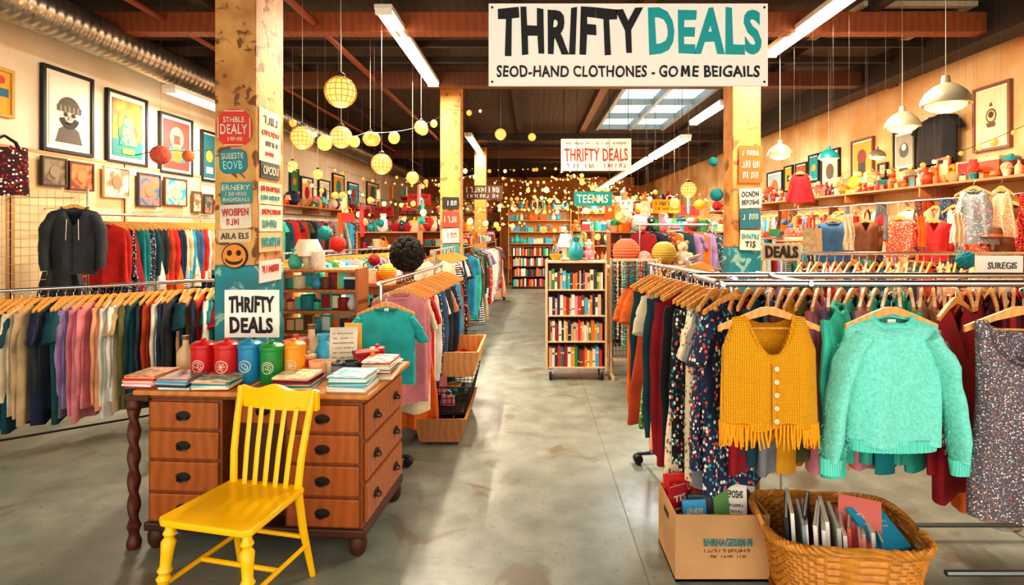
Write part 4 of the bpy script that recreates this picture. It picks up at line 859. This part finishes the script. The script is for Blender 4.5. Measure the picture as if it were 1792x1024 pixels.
# ================================================================ BOOK CART
BC=(PX(1007,6.55),6.55,.1); CW=.66
t=thing('book_cart','pale wooden rolling book cart standing beside the aisle','book cart',BC)
WC=mat('#dfbd94',.5,0,'wood','#fff',6); hh=1.24
for x in (-CW/2,CW/2): build(MB().box((x,0,hh/2),(.02,.34,hh)),'side_panel',WC,t,bev=.004)
build(MB().box((0,.16,hh/2),(CW-.02,.012,hh)),'back_panel',mat('#7a4a2a',.6),t)
SZ=[.05,.34,.63,.92]
for z in SZ+[hh-.01]: build(MB().box((0,0,z-.009),(CW-.02,.33,.018)),'shelf_board',WC,t,bev=.003)
for x in (-CW/2+.04,CW/2-.04):
    for y in (-.13,.13):
        fk=build(MB().box((0,0,0),(.05,.03,.05)),'caster_fork',CHROME,t,loc=(x,y,-.005))
        build(MB().lathe([(0,-.016),(.045,-.014),(.05,0),(.045,.014),(0,.016)],n=16),'caster',BLACK,fk,True,loc=(0,0,-.045),ry=pi/2)
for z,lv in zip(SZ,('bottom','third','second','top')): books((BC[0],BC[1],BC[2]),0,-CW/2+.02,CW/2-.02,-.06,z,.24,'the %s shelf of the book cart'%lv,1,(.018,.042),.16)
t=thing('bead_stand','pale wooden frame stand hung with bead necklaces beside the book cart','stand',(PX(1112,6.55),6.55,0))
wW=.56
for s in (-1,1): build(MB().box((s*wW/2,0,.68),(.02,.03,1.36)),'post',WC,t); 
for s in (-1,1): build(MB().box((s*wW/2,0,.02),(.04,.34,.04)),'foot',WC,t)
build(MB().box((0,0,1.34),(wW,.03,.025)),'top_bar',WC,t); build(MB().box((0,0,.2),(wW,.03,.025)),'lower_bar',WC,t)
g=MB()
for k in range(14): g.tube([(-.26+k*.04,.02,.2),(-.26+k*.04,.02,1.34)],.002,4)
for k in range(20): g.tube([(-.27,.02,.24+k*.056),(.27,.02,.24+k*.056)],.002,4)
build(g,'wire_mesh',IRON,t)
BD=[]
for v_ in range(3):
    beads=MB(); q=0; z=-.015; rr=random.Random(v_)
    while z>-1.04: r_=rr.choice((.009,.012,.017)); beads.ball((rr.uniform(-.004,.004),0,z-r_),r_,7,5); z-=r_*2
    BD.append(beads.mesh('beads',None,True))
for k in range(22):
    c=rnd.choice(['teal','crimson','mustard','navy','cream','mint','brown','orange','denim blue','grey','floral navy','floral cream','floral crimson','floral black'])
    tag(ob('bead_necklace',rnd.choice(BD),None,fab(c),(PX(1112,6.55)-.26+k*.0248,6.515,1.34),0,(1,1,rnd.uniform(.75,1))),'%s bead strand, %s from the left on the bead stand'%(c,ORD[k]),'necklace','bead strands beside the book cart')
for (kd,lab,px,Y,s,a_,b_) in [('vase','tall teal vase on the book cart',1008,6.5,.26,'teal','mint'),('table lamp','white lamp behind the teal vase on the book cart',990,6.6,.3,'cream','white'),('plush bear','pink plush bear on the book cart right end',1030,6.5,.2,'pink','cream'),('bowl','mustard bowl at the left end of the cart top',972,6.5,.14,'mustard','red')]:
    place(kd,lab,(PX(px,Y),Y,1.34),s,mat(PAL[a_],.4),mat(PAL[b_],.5))
table('display table behind the bead stand',PX(1140,7.3),7.3,1.2,.6,1.22,WS)
place('paper lantern','large coral woven ball behind the bead stand',(PX(1096,7.2),7.2,1.24),.34,mat('#e8764a',.6,0,'knit','#fff',10,0,.5),WHITE)
place('paper lantern','yellow-green woven ball right of the coral ball',(PX(1162,7.2),7.2,1.24),.3,mat('#d8b84a',.6,0,'knit','#fff',10,0,.5),WHITE)
place('pompom ball','small pink ball between the two woven balls',(PX(1128,7.1),7.1,1.24),.18,mat('#e89a94',.8),WHITE)
place('plush bear','cream plush bear right of the yellow-green ball',(PX(1195,7.2),7.2,1.24),.3,mat('#e8d8b8',.9),mat('#c8a070',.8))
rack('long clothes rack right of the far aisle',(.72,8.3),(.75,15.2),1.4,.2)
row((.72,8.3),(.75,15.2),1.4,cols(42,PN,.35),'the far right aisle rack',yaw=-.4,ln=(.8,1.1),detail=0,hangers=False,sy=1)
goods((.74,8.4),(.76,15),1.43,28,'top of the far right aisle rack',(.12,.24),['brimmed hat','handbag','framed picture','vase','lidded box'],0)
for k,(x,y,w) in enumerate([(1.6,8.6,.9),(2.6,9.0,.9),(1.6,10.8,.9),(2.7,11.6,1.1),(1.6,13.2,.9),(1.6,15.6,1)]):
    nm=['behind the woven balls','behind the right column','in the mid right hall','far right of the aisle','deep beside the aisle','near the back right'][k]
    shelf_unit('goods_shelf','wooden goods shelf '+nm,(x,y,0),0,w,1.65,.35,[.1,.45,.8,1.1,1.38,1.65],WS,True)
    for z,lv in ((1.1,'middle'),(1.38,'upper'),(1.65,'top')):
        goods((x-w/2+.05,y-.05),(x+w/2-.05,y-.05),z,9,'%s board, shelf %s'%(lv,nm),(.12,.22) if lv!='top' else (.16,.3),detail=1 if k<2 else 0)
rack('tall clothes rack behind the bead stand',(1.5,7.9),(2.5,7.9),1.75,.2)
row((1.5,7.9),(2.5,7.9),1.75,cols(14),'tall rack behind the bead stand',yaw=.8,detail=1,hangers=False,sy=1)
# ================================================================ RIGHT FRONT RACK
ZF=1.455
t=thing('clothes_rack','double-rail chrome clothes rack at front right','clothes rack',(0,0,0))
for y,nm in ((2.55,'front_rail'),(2.98,'back_rail')): build(MB().tube([(.82,y,ZF),(3.1,y,ZF)],.016,10),nm,CHROME,t,True)
for x in (1.24,3.05):
    build(MB().tube([(x,3.14,.07),(x,3.14,ZF)],.016,10),'upright',CHROME,t,True); build(MB().tube([(x,2.53,ZF-.0),(x,3.14,ZF-.0)],.012,8),'cross_arm',CHROME,t,True)
build(MB().tube([(1.24,3.14,.07),(3.05,3.14,.07)],.012,8),'rear_base_bar',DULL,t,True)
build(MB().tube([(1.9,2.62,.12),(3.1,2.62,.12)],.015,8),'front_base_bar',mat('#7c8488',.4,.9),t,True)
build(MB().tube([(3.05,2.62,.12),(3.05,3.14,.07)],.014,8),'side_base_bar',DULL,t,True)
build(MB().tube([(.84,2.5,ZF),(.84,3.02,ZF)],.012,8),'end_bar',CHROME,t,True)
rack('chrome clothes rack running back from the front right rack',(1.03,2.95),(.87,4.15),1.44,.1)
row((1.02,2.85),(.86,4.1),1.44,['floral navy','grey','floral cream','floral black','floral cream','black','crimson','floral peach','dark teal','floral green','cream','rust','dark teal','orange','orange'],'the right aisle rack',yaw=.35,kinds=('dress','long-sleeved shirt','short-sleeved top'),sx=1.08,sy=1.1,lens=[.95,.97,.98,1.05,1.0,1.05,1.02,.95,.98,.9,.95,.92,.9,.88,.86])
fc=['floral navy','navy','floral black','crimson','dark teal','grey','brown','mustard','olive','pink','lavender','peach','mint','pink','mint','teal','mint','mint','beige','peach','rust','orange','crimson','crimson','burgundy','crimson','burgundy','crimson','red','burgundy','crimson','navy']
row((.92,2.98),(2.85,2.98),ZF,fc,'back rail of front right rack',yaw=-.62,sx=1.0,sy=1,kinds=('long-sleeved shirt','cardigan','dress'),lens=[.85+.2*(i>20)+.03*math.sin(i*3) for i in range(32)])
MK=mat('#f6aa08',.85,0,'knit','#fff',34,0,.6)
p=P(1345,545,2.5)
vb=body_mb(sw=.2,h=.50,th=.045,neck=.105,scoop=.2,neckp=1.0,slope=.16,tank=.2,flare=.012,kf=3,m=30,n=72,fold=.009)
t=thing('knitted_vest','mustard knitted button vest with fringe hanging on front right rack','vest',p)
build(vb,'body',MK,t,True)
fr=MB(); rr=random.Random(5)
for k in range(90):
    u=k/90*2*pi; x=.212*sg(math.cos(u),.85); y=.05*sg(math.sin(u),.75); l=.09+rr.uniform(-.012,.012)
    fr.tube([(x,y,-.48),(x+rr.uniform(-.004,.004),y,-.48-l*.5),(x+rr.uniform(-.01,.01),y+rr.uniform(-.006,.006),-.49-l)],[.006,.0065,.004],5)
build(fr,'fringe',mat('#f2a208',.85,0,'fuzz','#fff',90,0,.3),t,True)
bb=build(MB().tube([(-.0,-.058,-.215),(0,-.062,-.49)],.009,6,sy=.4),'button_band',MK,t,True)
for k in range(5): build(MB().disc(0,0,.011,-.004,.004,n=14),'button',mat('#d8c8a8',.3),bb,True,loc=(.006,-.068,-.235-k*.056))
NT=[]
for i in range(21):
    x=.105-.21*i/20; q=1-(x/.105)**2; NT.append((x,-.008-.045*max(0,q)**.6,-.016*abs(x)/.105-.198*q*.93-.004))
build(MB().tube(NT,.007,6),'neck_trim',MK,t,True)
hanger('light wooden hanger with trouser bar holding the mustard vest',(p.x,p.y,p.z+.02),0,me=HB,sc=(1.05,1,1.1))
MS=mat('#82e4d2',.95,0,'fuzz','#fff',70,0,.7); MR='#6fdcc8'; p=P(1560,545,2.5)
t=thing('fluffy_sweater','pale mint fluffy knitted sweater hanging on front right rack','sweater',p)
build(body_mb(sw=.2,h=.57,th=.055,neck=.085,scoop=.06,slope=.3,kf=2,m=26,n=60,fold=.012,flare=.0),'body',MS,t,True)
for s in (-1,1):
    sv=build(sleeve_mb(s,[(.13,0,-.1),(.21,-.01,-.22),(.255,-.02,-.42),(.28,-.03,-.64)],[.088,.085,.075,.056],.5,18),'sleeve',MS,t,True)
    build(MB().tube([(s*.278,-.03,-.63),(s*.284,-.03,-.70)],[.05,.045],18,sy=.6),'cuff',mat(MR,.95,0,'vstripe','#58c8b2',30),sv,True)
build(collar_mb(.085,.014,.06,.3),'collar',mat(MR,.95,0,'fuzz','#fff',80,0,.5),t,True)
hm=MB().surf(lambda u,v:((.196-.008*v)*sg(math.cos(2*pi*u),.85),.06*sg(math.sin(2*pi*u),.75)*(1+.05*math.cos(80*pi*u)),-.55-.05*v),120,3,cu=True)
build(hm,'ribbed_hem',mat(MR,.95,0,'vstripe','#58c8b2',30),t,True); build(MB().box((0,.0,-.05),(.035,.004,.03)),'neck_label',PAPER,t)
fz=MB(); rr=random.Random(8)
for k in range(5200):
    if k%3:
        u=rr.uniform(0,1); v=rr.uniform(.05,.97); a=2*pi*u
        x=.2*sg(math.cos(a),.85); y=.062*sg(math.sin(a),.75); z=-.3*abs(x)*(1-v)**3-.57*v
        if abs(x)<.085 and v<.2: continue
        n=Vector((x*1.2,y*4,0)).normalized(); q=Vector((x,y,z))
    else:
        v=rr.uniform(.05,.95); s=rr.choice((-1,1)); a=rr.uniform(0,2*pi)
        cx_=.13+.15*v**.7; rad=.086-.03*v; x=s*(cx_+rad*math.cos(a)*.95); y=-.03*v-rad*.52*abs(math.sin(a)); z=-.1-.54*v
        n=Vector((s*math.cos(a),-abs(math.sin(a)),0)).normalized(); q=Vector((x,y,z))
    e_=q+n*.012+Vector((rr.uniform(-.008,.008),rr.uniform(-.004,.004),rr.uniform(-.012,.006)))
    fz.add([q+Vector((.001,0,0)),q-Vector((.001,0,0)),e_],[(0,1,2)])
build(fz,'fuzz',mat('#94eadb',.95),t)['kind']='stuff'
hanger('light wooden hanger inside the mint sweater',(p.x,p.y,p.z+.02),0)
garment('long-sleeved shirt','mint','mint shirt tucked just left of the fluffy sweater',(PX(1472,2.72),2.74,ZF-.1),R(50),1,1.12,2)
GD=mat('#5f5660',.85,0,'floral','#b87868',120,0,0,'#8fa0a4'); p=P(1790,556,2.46)
t=thing('sleeveless_dress','grey speckled sleeveless dress at the right edge','dress',p)
build(body_mb(sw=.215,h=.85,th=.05,neck=.165,scoop=.2,neckp=.6,slope=.06,tank=.04,flare=.03,waist=.03,kf=4,m=30,n=96,fold=.014),'body',GD,t,True)
NT=[]
for i in range(25):
    x=.165-.33*i/24; q=max(0,1-(x/.165)**2)**.6; NT.append((x,-.012-.04*q**.5,-.06*abs(x)-.192*q))
build(MB().tube(NT,.006,6),'neck_trim',GD,t,True)
hanger('light wooden hanger holding the grey speckled dress',(p.x,p.y,p.z+.05),R(-8),me=HB,sc=(1.1,1,1.2))
garment('cardigan','crimson','crimson cardigan hanging between mint sweater and grey dress',(PX(1672,2.75),2.75,ZF-.1),R(35),1.1,1.3,2)
hanger('wooden hanger of the crimson cardigan by the grey dress',(PX(1672,2.75),2.75,ZF-.085),R(35))
# ================================================================ CARDBOARD BOX
CB=mat('#d0a06c',.8,0,'noise','#fff',2); bx,by=.92,2.93; bw,bd,bh=.455,.36,.32
t=thing('cardboard_box','open cardboard box of books under the mustard vest','box',(bx,by,0),R(0))
build(MB().box((0,0,.006),(bw,bd,.012)),'bottom_panel',CB,t)
for s in (-1,1):
    sp_=build(MB().box((s*(bw/2-.004),0,bh/2),(.008,bd,bh)),'side_panel',CB,t); fp=build(MB().box((0,s*(bd/2-.004),bh/2),(bw-.016,.008,bh)),'front_panel' if s<0 else 'back_panel',CB,t)
    if s<0:
        build(MB().box((-bw/2-.001,0,bh-.07),(.004,.09,.03)),'handle_hole',mat('#4a3018',.9),sp_)
        BT=mat('#3f8f9c',.7,0,'noise','#fff',30)
        text('BHRNAGEBI00',.2,.036,BT,fp,(.01,-bd/2-.004,.19)); text('M',.024,.036,BT,fp,(.13,-bd/2-.004,.19)); q=MB(); scrib(q,-.09,.14,.15,.016,-bd/2-.002,16,3); scrib(q,-.06,.12,.122,.012,-bd/2-.002,14,5); build(q,'small_print',mat('#8a5a34',.7),fp)
def slab(label,x,y,z,w,h,th,rz,rx,c,title=None,tc=CR,name='book',gr='things in the cardboard box'):
    o=thing(name,label,'book',(x,y,z),rz,gr); o.rotation_euler=(rx,0,rz); cm_=mat(c,.4)
    cv=build(MB().box((0,-th/2,h/2),(w,.003,h)).box((0,th/2,h/2),(w,.003,h)).box((-w/2,0,h/2),(.003,th,h)),'cover',cm_,o)
    build(MB().box((.002,0,h/2),(w-.008,th-.003,h-.008)),'pages',PAPER,o)
    if title: text(title,w*.7,h*.12,tc,cv,(0,-th/2-.004,h*.78)); q=MB(); scrib(q,-w*.35,w*.35,h*.6,h*.04,-th/2-.003,9,4); scrib(q,-w*.3,w*.3,h*.5,h*.04,-th/2-.003,8,6); build(q,'small_print',tc,cv)
for a_ in [('red booklet standing at the back left of the cardboard box',-.13,.06,.16,.3,.02,.2,-.1,'#c8201c','OPODU'),('crimson booklet leaning left in the cardboard box',-.15,-.02,.13,.27,.02,.5,-.15,'#a81a28','TIS'),('red covered book beside the back red booklet',-.04,.08,.14,.33,.025,-.1,-.05,'#d6352a','EOVB'),('dark blue book in the middle of the cardboard box',.02,.02,.12,.28,.03,.9,-.1,'#1d3c58',None),('teal book behind the dark blue one',.04,.09,.13,.31,.02,.4,-.1,'#1b7f96','OPODU'),('white booklet with dark print standing at box right',.11,-.03,.15,.3,.015,-.15,-.12,'#f2ece0','BEPOSHS'),('cream booklet behind the white booklet',.13,.06,.14,.31,.02,-.3,-.1,'#e4dac2','SHNPRE'),('black book lying low at front of the cardboard box',-.05,-.07,.17,.24,.03,.05,-.25,'#22262c',None),('sky blue booklet at front left of the cardboard box',-.1,-.1,.14,.23,.015,.1,-.2,'#2b8fc0','LIN NUEY'),('green leaflet between dark book and white booklet',.05,-.06,.1,.27,.01,.3,-.15,'#6a9a5a',None),('small red leaflet at the left end of the cardboard box',-.17,.1,.1,.28,.01,.1,-.1,'#dd4a3a',None)]:
    lab,x,y,w,h,th,rz,rx,c,ti=a_; slab(lab,bx+x,by+y,.11,w*.85,h,th,rz,rx,c,ti,CR if c not in('#f2ece0','#e4dac2') else BLACK)
tag(build(MB().box((0,0,.05),(bw-.03,bd-.03,.1)),'cardboard_packing',mat('#8a6038',.9,0,'noise','#fff',8),loc=(bx,by,.012)),'brown packing layer inside the cardboard box','packing')
# ================================================================ WICKER BASKET
def rrect(u,w,d,p=.32):
    a=2*pi*u; return (w/2*sg(math.cos(a),p*1.3),d/2*sg(math.sin(a),p*1.3))
WK=mat('#dc9438',.5,0,'noise','#fff',25,0,.3); WK2=mat('#a8621a',.55,0,'noise','#fff',25)
kx,ky=1.45,2.73
t=thing('wicker_basket','large orange wicker basket of magazines at bottom right','basket',(kx,ky,0),R(-6))
NU,NV=168,34
def bas(u,v):
    k=int(round(u*NU)); r=int(round(v*NV)); w=.58+.10*v; d=.44+.09*v; x,y=rrect(u,w,d)
    off=.008*(1 if ((k//3)+(r//2))%2 else -1)*(1 if r%2 else .35); n=Vector((x/w,y/d,0)).normalized()
    return (x+n.x*off,y+n.y*off,.01+v*.29)
build(MB().surf(bas,NU,NV,cu=True),'woven_wall',WK,t,True)
build(MB().box((0,0,.012),(.5,.38,.02)),'bottom_panel',WK2,t)
rim=MB()
for ph in (0,2.09,4.19):
    rim.tube([(rrect(j/150,.695,.545)[0]+.010*math.cos(ph+j*.9),rrect(j/150,.695,.545)[1]+.010*math.cos(ph+j*.9),.302+.012*math.sin(ph+j*.9)) for j in range(150)],.011,6,closed=True)
build(rim,'braided_rim',WK,t,True)
bs=MB(); bs.tube([(rrect(j/60,.6,.46)[0],rrect(j/60,.6,.46)[1],.012) for j in range(60)],.014,6,closed=True); build(bs,'base_band',WK2,t,True)
build(MB().tube([(-.355,-.09,.3),(-.37,-.07,.345),(-.375,0,.365),(-.37,.07,.345),(-.355,.09,.3)],.012,8),'handle',WK,t,True)
mc=['#2a3038','#f2eee4','#8a9aa0','#f4f0e6','#20262c','#f0ece2','#eae6dc','#f4f0e6','#c8c4ba','#f0ece2','#e6a09a','#d4625a','#e88a80','#f0c0b8','#efe8dc','#3a98b8','#2b8fb8']
mn=['dark','white','grey-blue','white','black','white','pale grey','white','grey','white','pale pink','red','coral','pink','cream','blue','bright blue']
for k,c in enumerate(mc):
    x=-.22+k*.027; slab('%s magazine, %s from the left standing in the wicker basket'%(mn[k],ORD[k]),kx+x,ky-.02+.03*math.sin(k*2),.05,.28,.34-.006*k+.015*math.sin(k*1.9),.014,R(66)+.1*math.sin(k),-.06,c,None,name='magazine',gr='magazines in the wicker basket')
slab('pink booklet leaning across the wicker basket',kx+.06,ky-.1,.22,.18,.24,.012,R(-30),-.8,'#e27a70',None,name='booklet',gr='magazines in the wicker basket')
slab('blue booklet lying tilted at the basket right side',kx+.2,ky-.14,.24,.18,.22,.012,R(15),-1.05,'#2f9cc0','TIS',name='booklet',gr='magazines in the wicker basket')
# ================================================================ RIGHT MID & WALL
rack('clothes rack behind the front right rack',(2.15,4.6),(4.1,4.6),1.5,.2)
row((2.15,4.6),(4.1,4.6),1.5,cols(30,['cream','beige','pink','rust','red','denim blue','navy','teal','peach','brown','white'],.5),'the second right rack',yaw=-.7,detail=2,sy=1)
rack('clothes rack in the right middle floor',(2.75,6.2),(4.2,6.6),1.62,.2)
row((2.75,6.2),(4.2,6.6),1.62,cols(24,PN,.4),'the third right rack',yaw=-.4,detail=1,hangers=True,sy=1)
rack('short clothes rack beside the right column',(1.45,5.3),(1.75,5.95),1.42,.2)
row((1.45,5.3),(1.75,5.9),1.42,cols(10,['navy','black','teal','crimson','rust','mustard'],.5),'short rack by the right column',yaw=.4,detail=1,sy=1)
p=P(1748,469,3.3); t=sign('small_rack_sign','small white sign card above the second right rack','sign',p,0,.27,.14,SB,[('SUREGIS',.05,.1,.62,.28,mat('#6a6a6a',.7))])
build(MB().tube([(0,.01,-.06),(0,.01,-p.z)],.008,6),'stand_post',CHROME,t); build(MB().lathe([(.1,0),(.1,.01),(.02,.02)],(0,0,-p.z)),'stand_foot',CHROME,t)
p=P(1368,441,3.5); t=thing('letter_sign','dark DEALS letters on a pale card over the right racks','sign',p); bb=build(MB().box((0,.008,0),(.24,.01,.105)),'board',mat('#d8bf94',.7),t); text('DEALS',.2,.075,mat('#3a2418',.6),bb,(0,-.002,0),.006); build(MB().tube([(0,.012,-.05),(0,.012,-p.z)],.006,6),'post',CHROME,t)
wshelf('long wall shelf crowded with toys on the right wall',RX-.42,RX,5.0,14.5,2.2,WS)
KT=['plush bear','pompom ball','handbag','brimmed hat','potted plant','framed picture','plush bear','lidded box','bottle','handbag','table lamp','bowl','candle jar']
PR=['red','orange','teal','cream','mustard','brown','crimson','peach','rust','beige']
goods((RX-.17,5.1),(RX-.17,14.3),2.2,60,'back of the right wall shelf',(.2,.32),KT,1,PR,-pi/2)
goods((RX-.33,5.15),(RX-.33,14.2),2.2,66,'front of the right wall shelf',(.09,.17),KT,1,PR,-pi/2)
rack('wall clothes rail under the toy shelf on the right',(4.46,5.1),(4.46,14),2.02,wall=-.42)
RC=['cream','beige','red','denim blue','grey','brown','rust','peach','teal','orange']
for k in range(60):
    y=5.15+k*.145; c=rnd.choice(RC); kk=rnd.random()
    if kk<.55: garment(rnd.choice(['dress','short-sleeved top','cardigan','dress']),('floral ' if rnd.random()<.5 else '')+c,'%s small garment, %s along the right wall rail'%(c,ORD[k]),(4.46,y,1.94),R(-75)+rnd.uniform(-.5,.5),rnd.uniform(.45,.68),rnd.uniform(.45,.95),1,'clothes on the right wall rail',.8); hanger('wooden hanger, %s along the right wall rail'%ORD[k],(4.46,y,1.955),R(-75),1,'hangers on the right wall rail',sc=(.7,1,1))
    elif kk<.85: s_=rnd.uniform(.35,.65); place('tasselled scarf','%s scarf, %s along the right wall rail'%(c,ORD[k]),(4.46,y,2.02-s_),s_,fab(('floral ' if rnd.random()<.5 else '')+c),fab(rnd.choice(RC)),R(-70),'scarves on the right wall rail',1,(s_*1.1,s_*1.5,s_))
    else: kd=rnd.choice(['pompom ball','handbag','handbag']); dangle(kd,'%s %s hanging, %s along the right wall rail'%(c,kd,ORD[k]),(4.4,y,1.85-rnd.uniform(0,.15)),rnd.uniform(.1,.2),c,2.02,rnd.choice(RC))
wshelf('lower wall shelf on the right wall',RX-.34,RX,5.0,14,1.32,WS)
goods((RX-.2,5.1),(RX-.2,13.8),1.32,52,'the lower right wall shelf',(.14,.28),None,1,rz=-pi/2)
for k,(a_,b_,c_,d_) in enumerate([(1395,1415,285,330),(1418,1436,270,318),(1620,1640,290,320),(1375,1390,290,335),(1540,1556,285,315)]):
    picture('%s tiny framed print between the right wall pictures'%ORD[k],'R',c_,d_,a_,b_,BLACK,fab(['rust','teal','cream','mustard','peach'][k]),[(D(0,0,.25),fab(['cream','mustard','red','navy','brown'][k]))],.1)
for (k,c,lab,px,py,Y,rz,sx,sz) in [('short-sleeved top','black','black t-shirt pinned high on the right wall',1657,200,6.65,-90,1.55,.85),('dress','crimson','small crimson dress hanging below the teal lamp',1400,302,6.6,-20,.62,.5),('short-sleeved top','denim blue','denim top hanging above the second right rack',1458,385,5.2,-25,.72,.7),('cardigan','red','red cardigan hanging under the toy shelf',1635,385,5.4,-45,.6,.55),('dress','floral grey','grey lace dress hanging under the toy shelf',1704,328,5.1,-40,.7,.72),('dress','floral peach','pale peach dress right of the lace dress',1752,328,5.0,-50,.45,.62),('short-sleeved top','floral rust','rust patterned top left of the red cardigan',1575,380,5.5,-40,.6,.55),('cardigan','brown','brown cardigan between denim top and rust top',1515,385,5.6,-30,.55,.55)]:
    p=P(px,py,Y)
    if px==1657: p=Vector((RX-.12,RX/.727,PZ(py,RX/.727)))
    garment(k,c,lab,p,R(rz),sx,sz,2); 
    if px!=1657:
        hanger('hanger of the '+lab,(p.x,p.y,p.z+.015),R(rz),sc=(sx,1,1))
        q=thing('hanging_line','line of the '+lab,'line',p); build(MB().tube([(0,0,.07),(0,0,CZ-p.z)],.0008,4),'line',THRD,q)
dangle('pompom ball','teal yarn pompom above the small white sign card',P(1690,455,3.9),.12,'teal',CZ)
for k in range(12):
    px=1390+k*32; py=398+rnd.uniform(-12,22); c=rnd.choice(RC); kd=rnd.choice(['handbag','tasselled scarf','brimmed hat','tasselled scarf'])
    dangle(kd,'%s %s hanging over the right racks, %s from the column'%(c,kd,ORD[k]),P(px,py,5.0 if k%2 else 5.9),rnd.uniform(.2,.36),('floral ' if k%3==0 else '')+c,CZ,rnd.choice(RC))
for k,(x,y) in enumerate([(2.9,8.2),(3.2,10.2),(3.0,12.5)]):
    w_=['first','second','third'][k]
    rack('far right clothes rack, %s from the front'%w_,(x,y),(x+1.2,y+.6),1.55,.2)
    row((x,y),(x+1.2,y+.6),1.55,cols(14),'the %s far right rack'%w_,yaw=-.5,detail=0,hangers=False,sy=1)
    goods((x,y-.1),(x+1.2,y+.5),1.58,8,'top of the %s far right rack'%w_,(.15,.26),['brimmed hat','handbag','lidded box','plush bear'],0)
tag(build(MB().b2((.56,2.2,.0003),(.564,14,.0006)),'floor_seam',mat('#6c6a5b',.8,0,'noise','#fff',20)),'thin worn seam line in the concrete floor','seam')
# ================================================================ CAMERA, WORLD
cam=bpy.data.cameras.new('camera'); co=bpy.data.objects.new('camera',cam); C.objects.link(co); SC.camera=co
co.location=(0,0,H); co.rotation_euler=(pi/2,0,0); cam.sensor_width=36; cam.lens=F/1792*36; cam.shift_x=-(VX-896)/1792; cam.shift_y=-(512-VY)/1792; cam.clip_start=.05
w=bpy.data.worlds.new('world'); SC.world=w; w.use_nodes=True; bg=w.node_tree.nodes['Background']; bg.inputs[0].default_value=(1,.93,.82,1); bg.inputs[1].default_value=1.75
SC.view_settings.view_transform='Standard'; SC.view_settings.exposure=.5
try: SC.view_settings.look='Medium High Contrast'
except Exception: pass
